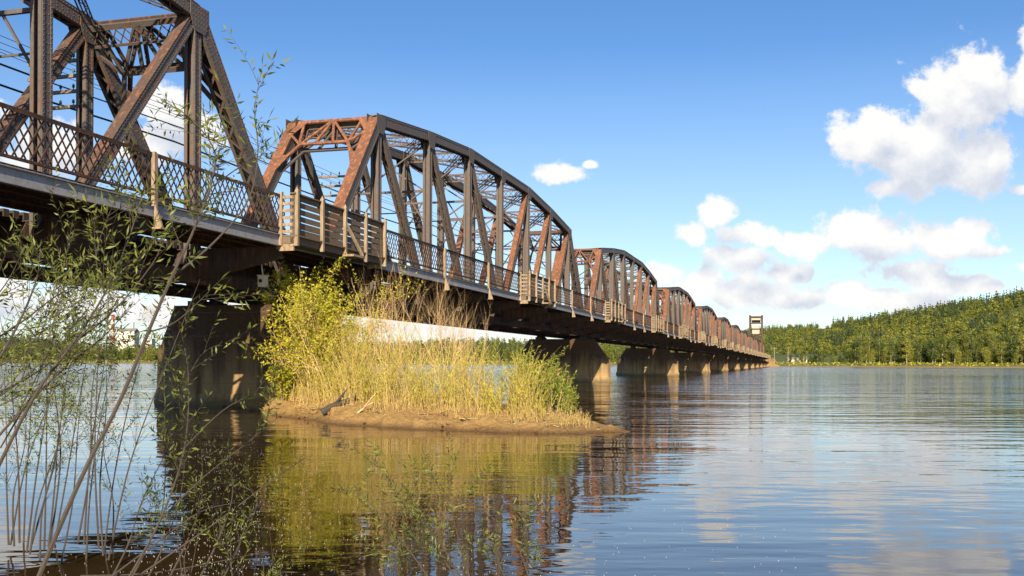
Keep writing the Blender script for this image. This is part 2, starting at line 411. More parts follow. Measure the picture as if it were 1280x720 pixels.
def member(a, b, wy, we, cover=None, rv=False, lace_faces=(1,), cov_mi=1, trim=0, plate=.035, lmi=0, lw=.07):
    """riveted built-up member: two side plates with flange lips, optional cover plate, lacing"""
    m = MB(); a = Vector(a); b = Vector(b); d = (b-a).normalized(); a = a + d*trim; b = b - d*trim
    e = d.cross(YV).normalized()
    if e.z < 0 or (abs(e.z) < .02 and e.x > 0): e = -e           # e points up (or towards the near end)
    for sgn in (-1, 1):
        m.bar(a+YV*(sgn*wy/2), b+YV*(sgn*wy/2), plate, we, e)
        for q in (-1, 1):
            m.bar(a+YV*(sgn*(wy/2-.06)), b+YV*(sgn*(wy/2-.06)), .12, .03, e, 0, (0, q*(we/2+.004)))
            m.bar(a+YV*(sgn*(wy/2+.028)), b+YV*(sgn*(wy/2+.028)), .02, .10, e, 0, (0, q*(we/2-.05)))
        if rv:
            n = YV*(sgn*(wy/2+.039)); rivets(m, a, b, n, (-we/2+.05, we/2-.05), e)
            n = YV*(sgn*(wy/2+.018)); rivets(m, a, b, n, (-we*.12, we*.12), e, .3)
    if cover: m.bar(a, b, wy+.10, .03, e, cov_mi, (0, we/2+.034))
    if cover and rv:
        L = (b-a).length
        for sgn in (-1, 1):
            for ro in (.06, .16):
                o = YV*(sgn*(wy/2-ro+.05)); rivets(m, a+o, b+o, e*(we/2+.05), (0,), e, mi=1)
    for q in lace_faces: lace(m, a, b, e, wy/2-.05, q*(we/2+.03), lw, mi=lmi)
    return m
SR = [M['steel'], M['rust']]; RR = [M['rust'], M['rust']]; DK = [M['dark'], M['rust']]
def hshape(a, b, wy, we, rv):
    """vertical: side plates, lips and a web"""
    m = member(a, b, wy, we, None, rv, ())
    m.bar(a, b, wy-.04, .03, (1, 0, 0))
    return m
def gusset(m, c, wx, wz, y, rv, mi=0, down=True):
    m.add([c+Vector((dx, yy, dz)) for yy in (y-.012, y+.012) for dx, dz in ((-wx, .28), (wx, .28), (wx, -.2), (wx*.55, -wz), (-wx*.55, -wz), (-wx, -.2))],
          [tuple(range(6)), tuple(range(6, 12))[::-1]] + [(i, i+6, (i+1) % 6+6, (i+1) % 6) for i in range(6)], mi)
    if rv:
        sg = 1 if y > 0 else -1
        for r_ in range(5):
            for k in range(6):
                p = c+Vector((-wx*.75+wx*1.5*k/5, y+sg*.013, .2-(wz+.1)*r_/4.6)); r = .026
                m.add([p+Vector((r, 0, r)), p+Vector((-r, 0, r)), p+Vector((-r, 0, -r)), p+Vector((r, 0, -r)), p+Vector((0, sg*.02, 0))], [(0,1,4),(1,2,4),(2,3,4),(3,0,4)], mi)

def truss_side(root, y0, rv):
    SR = [M['steel'], M['old']] if rv else [M['steel'], M['rust']]
    o = Vector((0, y0, 0)); P = []
    def put(name, m, mats):
        ob = m.build(name, mats, root); ob.location = o; return ob
    up = MB()
    for i in range(1, 7):
        s = member(TP(i), TP(i+1), .50, .55, True, rv and i >= 4, (-1,), 0); up.add(s.v, [], 0); 
        base = len(up.v)-len(s.v); up.f += [tuple(j+base for j in f) for f in s.f]; up.mi += s.mi
    for i in range(1, 8):
        for y in (-.30, .30): gusset(up, TP(i), .62, .75, y, rv and i >= 5)
    put('top_chord', up, SR)
    lo = MB()
    for i in range(8):
        s = member(BP(i), BP(i+1), .46, .5, None, False, (-1, 1)); base = len(lo.v); lo.v += s.v; lo.f += [tuple(j+base for j in f) for f in s.f]; lo.mi += s.mi
    for i in range(9):
        for y in (-.27, .27):
            c = BP(i); lo.add([c+Vector((dx, yy, dz)) for yy in (y-.012, y+.012) for dx, dz in ((-.7, -.27), (.7, -.27), (.7, .3), (.3, 1.0), (-.3, 1.0), (-.7, .3))],
                   [tuple(range(6)), tuple(range(6, 12))[::-1]] + [(i_, i_+6, (i_+1) % 6+6, (i_+1) % 6) for i_ in range(6)], 0)
    put('bottom_chord', lo, DK)
    put('end_post', member(BP(0), TP(1), .52, .58, True, False, (-1,), 1, .1), SR)
    put('end_post', member(BP(8), TP(7), .52, .58, True, rv, (-1,), 1, .1, lw=.1), SR)
    for i in range(1, 8): put('vertical', hshape(BP(i)+Vector((0, 0, .1)), TP(i)-Vector((0, 0, .25)), .40, .44, rv and i >= 5), SR)
    for a, b in ((1, 2), (2, 3), (3, 4)): put('diagonal', member(TP(a), BP(b), .36, .36, True, False, (-1,), 0, .3), SR)
    for a, b in ((5, 4), (6, 5), (7, 6)): put('diagonal', member(TP(a), BP(b), .36, .40, True, rv and a >= 6, (-1,), 1, .3), SR)

def portal(i, dirx):
    """portal frame in the plane of the end post, i = hip panel point"""
    m = MB(); a = TP(i); b = BP(0 if i == 1 else 8); d = (b-a).normalized(); e = d.cross(YV).normalized()
    if e.z < 0: e = -e
    def pt(y, t, off=0.): return a + Vector((0, y, 0)) + d*t + e*off
    for off, mi in ((.26, 1), (-.22, 0)):
        r = lambda p, q, w_=.14, t_=.10: m.bar(p, q, w_, t_, e, mi)
        r(pt(.2, .08, off), pt(WT-.2, .08, off), .22); 
        r(pt(.2, 3.7, off), pt(1.05, 2.0, off), .18); r(pt(WT-.2, 3.7, off), pt(WT-1.05, 2.0, off), .18)
        r(pt(1.0, 2.0, off), pt(WT-1.0, 2.0, off), .20)
        r(pt(1.0, 2.0, off), pt(.25, 1.2, off)); r(pt(WT-1.0, 2.0, off), pt(WT-.25, 1.2, off))
        r(pt(1.0, 2.0, off), pt(.7, .15, off)); r(pt(WT-1.0, 2.0, off), pt(WT-.7, .15, off))
        r(pt(1.05, 2.0, off), pt(WT/2-.1, .15, off)); r(pt(WT-1.05, 2.0, off), pt(WT/2+.1, .15, off))
        r(pt(WT/2-.55, 2.0, off), pt(WT/2-.05, .15, off)); r(pt(WT/2+.55, 2.0, off), pt(WT/2+.05, .15, off))
    for y0 in np.arange(.45, WT-.6, .42):                       # lattice between top angles behind
        m.bar(pt(y0, .15, -.3), pt(y0+.5, .75, -.3), .05, .02, e); m.bar(pt(y0+.5, .15, -.3), pt(y0, .75, -.3), .05, .02, e)
    m.bar(pt(.2, .8, -.3), pt(WT-.2, .8, -.3), .10, .08, e)
    # solid plate under the top strut and corner plates
    m.bar(pt(.2, .08, .0), pt(WT-.2, .08, .0), .04, .50, e)
    for s_, y in ((1, .22), (-1, WT-.22)):
        m.add([pt(y, .1, .30), pt(y+s_*.75, .1, .30), pt(y, 1.3, .30), pt(y, .1, .325), pt(y+s_*.75, .1, .325), pt(y, 1.3, .325)], [(0,1,2),(3,5,4),(0,3,4,1),(1,4,5,2),(2,5,3,0)], 1)
        m.add([pt(y, 2.9, .30), pt(y+s_*.5, 2.9, .30), pt(y, 4.3, .30), pt(y, 2.9, .325), pt(y+s_*.5, 2.9, .325), pt(y, 4.3, .325)], [(0,1,2),(3,5,4),(0,3,4,1),(1,4,5,2),(2,5,3,0)], 1)
    return m
def sway(i):
    m = MB(); t = zt(i); x = i*PL; zl = t-3.4
    p = lambda y, z: Vector((x, y, z)); U = (1, 0, 0)
    for dz in (.12, -.42): m.bar(p(.2, t+dz), p(WT-.2, t+dz), .10, .12, (0, 0, 1))
    k = 0
    for y0 in np.arange(.3, WT-.5, .45):
        m.bar(p(y0, t+.1), p(y0+.45, t-.4), .05, .02, U); m.bar(p(y0+.45, t+.1), p(y0, t-.4), .05, .02, U)
    m.bar(p(.2, zl), p(WT-.2, zl), .12, .14); m.bar(p(.2, zl-1.35), p(WT-.2, zl-1.35), .05, .07)
    m.bar(p(.2, t-.45), p(WT-.2, zl), .09, .09, U); m.bar(p(WT-.2, t-.45), p(.2, zl), .09, .09, U)
    c = p(WT/2, (t-.45+zl)/2); m.box(c, (.03, .6, .5))
    m.bar(p(.2, zl-2.0), p(1.5, zl), .08, .08, U); m.bar(p(WT-.2, zl-2.0), p(WT-1.5, zl), .08, .08, U)
    return m
def laterals():
    m = MB()
    for i in range(1, 7):
        a, b = TP(i), TP(i+1)
        for y0, y1 in ((.2, WT-.2), (WT-.2, .2)):
            p = a+Vector((0, y0, .12)); q = b+Vector((0, y1, .12)); d = (q-p).normalized(); sd = d.cross(Vector((0, 0, 1))).normalized()
            for s_ in (-1, 1):
                for dz in (-.15, .15): m.bar(p+sd*(s_*.13)+Vector((0, 0, dz)), q+sd*(s_*.13)+Vector((0, 0, dz)), .05, .05)
            L = (q-p).length; n = int(L/.5); s_ = 1
            for k in range(n):
                u = p+d*(L*k/n); v = p+d*(L*(k+1)/n)
                m.bar(u+sd*(s_*.13)+Vector((0, 0, .15)), v-sd*(s_*.13)+Vector((0, 0, .15)), .045, .015)
                m.bar(u+Vector((0, 0, .15*s_))+sd*.13, v+Vector((0, 0, -.15*s_))+sd*.13, .045, .015, sd); s_ = -s_
    return m
def bottom_laterals():
    m = MB()
    for i in range(8):
        m.bar(BP(i)+Vector((0, .2, -.1)), BP(i+1)+Vector((0, WT-.2, -.1)), .12, .08); m.bar(BP(i)+Vector((0, WT-.2, -.19)), BP(i+1)+Vector((0, .2, -.19)), .12, .08)
    return m
def floor_beam(x):
    m = MB()
    def plate(pts, th, mi=0):
        n = len(pts)
        m.add([(x-th/2, y, z) for y, z in pts]+[(x+th/2, y, z) for y, z in pts], [tuple(range(n))[::-1], tuple(range(n, 2*n))]+[(i, (i+1) % n, n+(i+1) % n, n+i) for i in range(n)], mi)
    zt_, zb_ = 6.42, 5.16
    plate([(0, zb_), (WT, zb_), (WT, zt_), (0, zt_)], .03)
    m.box((x, WT/2, zb_), (.32, WT-.1, .035)); m.box((x, WT/2, zt_), (.32, WT-.1, .035))
    plate([(-.03, zb_+.02), (YO+.05, 6.05), (YO+.05, zt_), (-.03, zt_)], .025)
    m.bar((x, -.05, zb_), (x, YO+.05, 6.03), .30, .03); m.bar((x, -.05, zt_+.002), (x, YO+.05, zt_+.002), .30, .03)
    for y in (-.9, -1.9, -2.9): m.box((x, y, (zb_+zt_)/2+.2+(-y)*.1), (.16, .05, 1.0+y*.22))
    for y in (1, 2, 3, 4): m.box((x, y, (zb_+zt_)/2), (.16, .05, zt_-zb_-.05))
    return m
def lattice_panel(L):
    """riveted diamond lattice railing, L long, built along x at y=0, z from 0 (bottom) to 1.32"""
    m = MB(); z0, z1 = .12, 1.28; p = .30; sl_ = 1.45
    H = (z1-z0)/sl_
    for sgn, yy in ((1, -.012), (-1, .012)):
        k = -H
        x = -H
        while x < L+H:
            xa, xb = (x, x+H)
            za, zb = (z0, z1) if sgn > 0 else (z1, z0)
            lo, hi = max(xa, 0), min(xb, L)
            if hi-lo > .03:
                f = lambda q: za+(zb-za)*(q-xa)/H
                m.bar((lo, yy, f(lo)), (hi, yy, f(hi)), .016, .048)
            x += p
    m.box((L/2, 0, z0-.02), (L, .09, .07)); m.box((L/2, 0, z1+.03), (L, .11, .08)); m.box((L/2, -.045, z1+.0), (L, .02, .10))
    return m
def rail_post():
    m = MB(); m.box((0, 0, .55), (.10, .12, 1.62)); m.box((0, -.07, .55), (.16, .025, 1.55))
    m.add([(x, y, z) for x in (-.035, .035) for y, z in ((-.06, .15), (-.10, -.3), (-.30, -.86), (-.30, -.96), (-.02, -.92))],
          [(0,1,2,3,4), (9,8,7,6,5)]+[(i, i+5, (i+1) % 5+5, (i+1) % 5) for i in range(5)])
    m.box((0, -.17, -.93), (.24, .30, .05))
    return m
def bay(L, root, x0):
    """timber refuge bay sticking out beyond the railing"""
    out = .62; Y0, Y1 = YO-.02, YO-out
    b = MB(); zb = 6.42
    fl = b
    for k in range(int(L/.26)): fl.box((x0+.13+k*.26, (Y0+Y1)/2, zb+.36), (.24, out+.3, .06))
    fl.box((x0+L/2, Y1+.05, zb+.22), (L, .14, .30)); fl.box((x0+.07, (Y0+Y1)/2, zb+.19), (.14, out, .26)); fl.box((x0+L-.07, (Y0+Y1)/2, zb+.19), (.14, out, .26))
    f0 = fl.build('refuge_bay', [M['wood']], root)
    br = MB(); br.bar((x0+.1, YO+.1, zb+.02), (x0+.1, Y1-.05, zb+.15), .16, .30)
    b2 = MB(); b2.bar((x0+L-.1, YO+.1, zb+.02), (x0+L-.1, Y1-.05, zb+.15), .16, .30); b2.build('bay_bracket', [M['post']], f0)
    br.box((x0+.05, (Y0+Y1)/2, zb-.12), (.10, out, .16)); br.build('bay_bracket', [M['post']], f0)
    rl = MB(); zz = [zb+.52, zb+.78, zb+1.04, zb+1.30, zb+1.56, zb+1.80]
    for k, z in enumerate(zz):
        rl.box((x0+L/2, Y1+.02, z), (L-.05, .05, .19 if k > 1 else .235)); rl.box((x0+.03, (Y0+Y1)/2, z), (.05, out-.1, .11), 1); rl.box((x0+L-.03, (Y0+Y1)/2, z), (.05, out-.1, .11), 1)  # end rails: same wood, sunlit front put into the colour by paler timber
    rl.box((x0+L/2, Y1, zb+1.93), (L+.1, .22, .05))
    rl.build('bay_rail', [M['wood'], M['post']], f0)
    n = 4
    for k in range(n+1):
        x = x0+.08+(L-.16)*k/n; p = MB(); zt_ = zb+2.02
        s_ = .065; yc = Y1-.11
        p.box((x, yc, (zb+zt_)/2-.02), (.13, .13, zt_-zb))
        p.add([(x-s_, yc-.075, zt_-.02), (x+s_, yc-.075, zt_-.02), (x+s_, yc+.075, zt_-.02), (x-s_, yc+.075, zt_-.02), (x, yc, zt_+.17)], [(0,1,4),(1,2,4),(2,3,4),(3,0,4)])
        if k == 2: p.bar((x, yc, zb+1.45), (x+.95, yc-.35, zb+.12), .10, .10); p.box((x+.45, yc-.2, zb+.05), (1.15, .5, .09))
        p.build('bay_post', [M['post']], f0)
    for xx in (x0+.02, x0+L-.02):
        p = MB(); p.box((xx, Y0-.08, zb+1.0), (.12, .14, 2.0)); p.build('bay_post', [M['post']], f0)

LAT3 = lattice_panel(PL).mesh('railing', M['railm']); LATG = lattice_panel(PL).mesh('railing', M['railm'])
POST = rail_post().mesh('railing_post', M['post'])
FBM = floor_beam(0).mesh('floor_beam', M['dark'])
def make_span(rv):
    root = empty('truss_span', (0, 0, 0))
    truss_side(root, 0, rv); truss_side(root, WT, rv)
    SR = [M['steel'], M['old']] if rv else [M['steel'], M['rust']]
    portal(1, 1).build('portal_frame', SR, root); portal(7, -1).build('portal_frame', SR, root)
    for i in range(2, 7): sway(i).build('sway_frame', SR, root)
    laterals().build('top_lateral_bracing', [M['steel']], root); bottom_laterals().build('bottom_lateral_bracing', [M['dark']], root)
    for i in range(9): link('floor_beam', FBM, root).location = (i*PL, 0, 0)
    for y, z, nm in ((1.6, 6.05, 'stringer'), (3.4, 6.05, 'stringer')):
        m = MB(); m.box((32, y, z), (64.6, .03, .8)); m.box((32, y, z+.4), (64.6, .26, .03)); m.box((32, y, z-.4), (64.6, .26, .03)); m.build(nm, [M['dark']], root)
    for y in (-1.0, -2.0, -3.0):
        m = MB(); m.box((32, y, 6.6), (64.9, .02, .32)); m.box((32, y, 6.455), (64.9, .16, .03)); m.build('stringer', [M['dark']], root)
    m = MB()
    for k in range(160): m.box((-.2+k*.405, WT/2, 6.58), (.22, 3.9, .24))
    t = m.build('track_tie', [M['tie']], root); t['kind'] = 'stuff'
    for y in (WT/2-.76, WT/2+.76):
        m = MB(); m.box((32, y, 6.72), (65.2, .14, .03)); m.box((32, y, 6.80), (65.2, .025, .13)); m.box((32, y, 6.88), (65.2, .075, .04)); m.build('running_rail', [M['railsteel']], root)
    m = MB()
    for k in range(250): m.box((-.2+k*.262, (YO-.10)/2, ZD-.06), (.245, abs(YO)-.30, .07))
    m.box((32, YO+.25, ZD+.04), (65.2, .18, .12)); m.box((32, -.45, ZD+.04), (65.2, .18, .12))
    m.build('walkway_deck', [M['tie']], root)
    m = MB(); m.box((32, YO, 6.62), (65.42, .04, .38)); m.box((32, YO-.04, 6.83), (65.42, .14, .03)); m.box((32, YO-.05, 6.42), (65.42, .16, .03))
    m.build('fascia_beam', [M['fascia']], root)
    for i in (0, 1, 2, 4, 5, 6):
        r = link('railing', LAT3, root); r.location = (i*PL, YO-.04, 6.98)
    for i in (1, 2, 3, 5, 6, 7):
        if i in (3, 7): continue
        link('railing_post', POST, root).location = (i*PL, YO-.12, 6.98)
    bay(PL-.3, root, 3*PL-.4); bay(PL+GAP-1.1, root, 7*PL-.4)
    # bearings
    for x in (0, 64):
        for y in (0, WT):
            m = MB(); m.box((x, y, 4.86), (.9, .7, .22)); m.box((x, y, 5.02), (.5, .5, .14)); m.build('bearing', [M['dark']], root)
    return root
def place_span(root, k):
    p = SU*(S0+(k-2)*(64+GAP)) + SN*D1; root.location = p; root.rotation_euler = (0, 0, R(BA))
ORD = ['', 'first', 'second', 'third', 'fourth', 'fifth', 'sixth', 'seventh', 'eighth', 'ninth', 'tenth', 'eleventh', 'twelfth', 'thirteenth']
NS = 12
sp1 = make_span(True); place_span(sp1, 1)
sp2 = make_span(False); place_span(sp2, 2)
km = kidmap()
spans = {1: sp1, 2: sp2}
for k in range(3, NS+1):
    c = copy_tree(sp2, None, km); place_span(c, k); spans[k] = c
for k, o in spans.items():
    lab = {1: 'nearest rusty steel truss span, cut off by the left edge of the photo', 2: 'second rusty truss span with a fully visible arched top behind the leafy shrub'}.get(k, f'{ORD[k]} rusty steel truss span counted from the left, {"shrinking" if k<7 else "tiny"} in the distance')
    tag(o, lab, 'bridge span', 'truss spans of the long railway bridge')

# ------------------------------------------------------------------ piers
def pier_mesh():
    def hexa(tn, tf, z, g=0.): return [(-1.25-g, -.95, z), (0, tn-g, z), (1.25+g, -.95, z), (1.25+g, 6.0, z), (0, tf+g, z), (-1.25-g, 6.0, z)]
    rings = [hexa(-3.0, 7.9, -4, .12), hexa(-3.0, 7.9, 0.55, .08), hexa(-2.95, 7.85, .60), hexa(-2.9, 7.8, 2.4), hexa(-1.15, 6.3, 4.7)]
    rings.append([(-1.2, -1.0, 4.75), (0, -1.1, 4.75), (1.2, -1.0, 4.75), (1.2, 6.0, 4.75), (0, 6.25, 4.75), (-1.2, 6.0, 4.75)])
    v = [p for r_ in rings for p in r_]; f = [tuple(range(6))[::-1]]
    for i in range(len(rings)-1):
        for k in range(6): f.append((i*6+k, i*6+(k+1) % 6, (i+1)*6+(k+1) % 6, (i+1)*6+k))
    f.append(tuple(range(len(v)-6, len(v))))
    m = MB(); m.add(v, f); return m
proto = None
for k in range(1, NS+2):
    s = S0+(k-2)*(64+GAP)-GAP/2
    loc = SU*s+SN*D1
    if proto is None:
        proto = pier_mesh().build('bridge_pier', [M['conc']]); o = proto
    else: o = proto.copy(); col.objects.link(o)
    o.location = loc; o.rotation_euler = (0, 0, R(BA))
    if k == 1: lb = 'concrete pier at the near end of the first truss span, left of the frame'
    elif k == 2: lb = 'large dark concrete pier at left, half hidden behind the leafy shrub'
    elif k == 3: lb = 'concrete pier with sunlit pointed nose just right of the sandbar'
    elif k == NS+1: lb = 'last small pier where the bridge meets the far bank'
    else: lb = f'{ORD[k-1]} concrete pier in view counted from the left, standing in the river'
    tag(o, lb, 'bridge pier', 'concrete piers of the railway bridge')

# ------------------------------------------------------------------ lift tower near the far end
tw = empty('lift_tower', SU*(S0+9*(64+GAP)+2)+SN*(D1-2.2), R(BA))
tag(tw, 'tall dark steel lift tower with white counterweight above the far spans', 'tower')
tw_w, tw_d = 7.2, 7.0
for cx in (0, tw_d):
    for cy in (0, tw_w):
        m = MB(); m.bar((cx, cy, 4), (cx, cy, 32.5), 1.0, 1.0, (0, 1, 0)); m.build('tower_leg', [M['dark']], tw)
m = MB()
for z in (17, 18.8, 20.5, 24, 27.5, 31):
    for a, b in (((0, 0), (0, tw_w)), ((0, 0), (tw_d, 0)), ((tw_d, 0), (tw_d, tw_w)), ((0, tw_w), (tw_d, tw_w))):
        m.bar((*a, z), (*b, z), .35, .35)
        if z < 20: m.bar((*a, z), (*b, z+2.5), .4, .4); m.bar((*b, z), (*a, z+2.5), .4, .4)
        if z < 18: m.bar((*a, z-5), (*b, z), .25, .25); m.bar((*b, z-5), (*a, z), .25, .25)
m.build('tower_bracing', [M['dark']], tw)
m = MB(); m.box((tw_d/2, tw_w/2, 23.4), (5.4, 4.4, 5.2)); m.build('counterweight', [M['cream']], tw)
m = MB(); m.box((tw_d/2, tw_w/2, 30.2), (tw_d-.6, tw_w-1.6, 1.6)); hs = m.build('sheave_house', [M['cream']], tw)
m = MB(); m.box((tw_d/2, tw_w/2, 31.6), (tw_d+1.2, tw_w+1.2, .3)); m.build('roof', [M['dark']], hs)
m = MB(); m.box((tw_d/2, tw_w/2-1.1, 28), (1.2, 3, 1.6)); m.tube([(tw_d/2, 1.0, 28.3), (tw_d/2, tw_w-1, 28.3)], 1.0, 12); m.build('sheave', [M['dark']], tw)

# ------------------------------------------------------------------ crossarms and wires on the far side
def crossarm(k, i, levels):
    s = S0+(k-2)*(64+GAP)+i*PL; root = empty('crossarm_rack', SU*s+SN*(D1+WT+.45), R(BA))
    for j in range(levels):
        z = 14.2-j*.62
        m = MB(); m.box((0, 1.0, z), (.11, 2.6, .13)); a = m.build('crossarm', [M['xarm']], root)
        for q in range(4):
            y = .1+q*.62; g = MB(); g.tube([(0, y, z+.06), (0, y, z+.14), (0, y, z+.16), (0, y, z+.26), (0, y, z+.30)], [.02, .02, .06, .05, .02], 8); g.build('insulator', [M['glass']], a)
    tag(root, {(1, 6): 'timber crossarm rack behind the leftmost tall truss vertical', (1, 7): 'timber crossarm rack beside the sloping end post of the nearest span', (2, 2): 'crossarm rack seen through the second span near its sloping end post', (2, 6): 'crossarm rack seen through the far half of the second span'}[(k, i)], 'crossarms', 'crossarm racks for the wires')
for k, i, l in ((1, 6, 4), (1, 7, 4), (2, 2, 3), (2, 6, 3)): crossarm(k, i, l)
for j, (y, z, r) in enumerate(((.6, 13.4, .03), (1.4, 12.9, .045), (.72, 14.5, .012), (1.34, 14.5, .012), (1.96, 14.5, .012), (.72, 13.88, .012), (1.96, 13.88, .012))):
    m = MB(); pts = []
    for q in range(0, 65):
        s = -30+q*9.0; ph = (s-S0) % 32/32; sag = .28*4*ph*(1-ph)
        p = SU*s+SN*(D1+WT+.45+y); pts.append((p.x, p.y, z-sag))
    m.tube(pts, r, 5); o = m.build('overhead_wire', [M['cable']])
    tag(o, 'thick black cable strung along the far side of the bridge' if r > .02 else 'thin wire strung along the far side of the bridge between crossarm racks', 'cable', 'wires along the far side of the bridge' if r < .02 else 'thick cables along the far side of the bridge')
# grey junction box hanging under the refuge bay near the first pier
m = MB(); m.box((0, 0, 0), (.35, .25, .42)); m.box((0, 0, .23), (.4, .3, .04)); m.tube([(-.18, 0, .02), (-.21, 0, .02)], .07, 10, 1); m.tube([(0, 0, .25), (0, .1, .9)], .03, 6)
jb = m.build('floodlight_box', [M['box'], M['cable']]); jb.location = SU*(S0-8.6)+SN*(D1-2.6)+Vector((0, 0, 5.2)); jb.rotation_euler = (0, 0, R(BA))
tag(jb, 'small pale box hanging under the bridge walkway above the leafy shrub', 'box')

# ------------------------------------------------------------------ vegetation helpers
def leaf_quads(C, Dr, L, Wd):
    """narrow folded leaves: centres base C, direction Dr, length L, width Wd (arrays) -> V,F(3)"""
    n = len(C); Dr = Dr/np.linalg.norm(Dr, axis=1, keepdims=True)
    rnd = RNG.normal(size=(n, 3)); S = np.cross(Dr, rnd); S /= np.linalg.norm(S, axis=1, keepdims=True)+1e-9
    N = np.cross(S, Dr)
    L = np.broadcast_to(L, n)[:, None]; Wd = np.broadcast_to(Wd, n)[:, None]
    a = C; b = C+Dr*L*.45+S*Wd*.5+N*Wd*.15; c = C+Dr*L-N*L*.08; d = C+Dr*L*.45-S*Wd*.5+N*Wd*.15
    V = np.stack([a, b, c, d], 1).reshape(-1, 3); i = np.arange(n)*4
    return V, np.stack([i, i+1, i+2, i+3], 1)
def clump_tris(C, size):
    """irregular little foliage facets"""
    n = len(C); size = np.broadcast_to(size, n)[:, None, None]
    q = RNG.normal(size=(n, 3, 3)); q /= np.linalg.norm(q, axis=2, keepdims=True)
    V = (C[:, None, :]+q*size*.6).reshape(-1, 3); i = np.arange(n)*3
    return V, np.stack([i, i+1, i+2], 1)
def crown_points(n, h0, h1, rad, blobs=9, fill=.55, seed=0):
    r = np.random.default_rng(seed); pts = []
    bz = r.uniform(h0+.12*(h1-h0), h1-.1*(h1-h0), blobs); 
    for k in range(blobs):
        f = (bz[k]-h0)/(h1-h0); rr = rad*math.sqrt(max(.05, 1-(2*f-.85)**2*.8)); a = r.uniform(0, 6.28); o = rr*r.uniform(.1, .62)
        c = np.array([o*math.cos(a), o*math.sin(a), bz[k]]); s = rad*r.uniform(.32, .6)
        m = int(n/blobs); q = r.normal(size=(m, 3)); q /= np.linalg.norm(q, axis=1, keepdims=True); q *= s*r.uniform(fill, 1.05, (m, 1)); q[:, 2] *= r.uniform(.8, 1.25)
        pts.append(c+q)
    P = np.concatenate(pts); P[:, 2] = np.clip(P[:, 2], h0*.6, h1); return P
def tree_meshes(seed, H, rad, n, sz, mt, h0f=.22):
    P = crown_points(n, H*h0f, H, rad, 12, .5, seed); V, Fc = clump_tris(P, sz*RNG.uniform(.7, 1.4, len(P)))
    cr = npmesh('crown', V, Fc, mt)
    m = MB(); r = random.Random(seed)
    m.tube([(0, 0, -1), (0, 0, H*.3), (r.uniform(-.3, .3), 0, H*.6), (r.uniform(-.5, .5), 0, H*.85)], [H*.018, H*.014, H*.009, H*.003], 6)
    for k in range(5):
        z = H*(.3+.1*k); a = r.uniform(0, 6.28); m.tube([(0, 0, z), (math.cos(a)*rad*.4, math.sin(a)*rad*.4, z+H*.1), (math.cos(a)*rad*.7, math.sin(a)*rad*.7, z+H*.2)], [H*.007, H*.004, H*.001], 4)
    return cr, m.mesh('trunk', M['trunk'])
def conifer_mesh(seed, H, rad, tiers=9, per=9):
    r = np.random.default_rng(seed); V = []; 
    for t in range(tiers):
        z = H*(.12+.86*t/tiers); rr = rad*(1-t/tiers)**.85*r.uniform(.85, 1.1)
        for k in range(per):
            a = 6.28*k/per+r.uniform(-.3, .3); L = rr*r.uniform(.7, 1.15); w_ = .38*rr+.12
            d = np.array([math.cos(a), math.sin(a), 0]); s = np.array([-d[1], d[0], 0])
            V += [np.array([0, 0, z+H*.10]), d*L+s*w_+np.array([0, 0, z-H*.03]), d*L*1.1-s*w_+np.array([0, 0, z-H*.045])]
    V = np.array(V); return V, np.arange(len(V)).reshape(-1, 3)
# trees on the far banks --------------------------------------------------
TV = []
for sd, H, rad, mt in ((1, 20, 5.2, M['leaf_bank']), (2, 24, 5.6, M['leaf_bank']), (3, 17, 5.5, M['leaf_yel']), (4, 22, 4.6, M['leaf_yel']), (5, 14, 5.5, M['leaf_bank'])):
    TV.append(tree_meshes(sd, H, rad, 1300, 1.05, mt, .07))
CV, CFa = conifer_mesh(3, 20, 3.0); cm = npmesh('crown', CV, CFa, M['conifer'])
mt_ = MB(); mt_.tube([(0, 0, -1), (0, 0, 12), (0, 0, 19)], [.28, .16, .03], 5); ct = mt_.mesh('trunk', M['trunk'])
def far_tree(k, Y, v, sc_, label, group, cat='tree'):
    X = k*Y; z = float(ground(np.array([k]), np.array([Y]))[0]); root = empty('conifer_tree' if v == 'c' else 'broadleaf_tree', (X, Y, z-.3), random.uniform(0, 6.28))
    cr, tr = (cm, ct) if v == 'c' else TV[v]
    link('crown', cr, root); link('trunk', tr, root); root.scale = (sc_*random.uniform(.85, 1.15), sc_*random.uniform(.85, 1.15), sc_)
    tag(root, label, cat, group)
GR = 'leafy green tree in the row along the right far bank below the hill'
GL = 'green tree in the row along the far bank seen left of and under the bridge'
GC = 'dark pointed conifer standing among the leafy far bank trees'
for row, (dy, n, smin, smax) in enumerate(((30, 46, .75, 1.05), (48, 46, .9, 1.25), (75, 40, 1., 1.3))):
    for q in range(n):
        x = 1070 + (1400-1070)*(q+random.uniform(-.4, .4))/n; k = k_of(x)
        v = random.choice([0, 1, 1, 2, 3, 3, 4])
        if random.random() < .05: far_tree(k, shore(k)+dy+random.uniform(-6, 8), 'c', random.uniform(.9, 1.2), GC, 'conifers among the far bank trees')
        else: far_tree(k, shore(k)+dy+random.uniform(-8, 10), v, random.uniform(smin, smax)*.88, GR, 'leafy trees along the right far bank')
for q in range(26):
    x = random.uniform(985, 1075); k = k_of(x); far_tree(k, shore(k)+random.uniform(25, 90), random.choice([0, 3, 4, 4]), random.uniform(.3, .55), 'low leafy tree on the far bank between the bridge end and the tall trees', 'low trees beside the bridge end')
for q in range(118):
    x = -130 + (960+130)*(q+random.uniform(-.4, .4))/118; k = k_of(x)
    far_tree(k, shore(k)+random.choice([22, 40, 60])+random.uniform(-8, 8), random.choice([0, 1, 2, 2, 3, 4, 4]), random.uniform(.75, 1.1), GL, 'leafy trees along the left far bank')
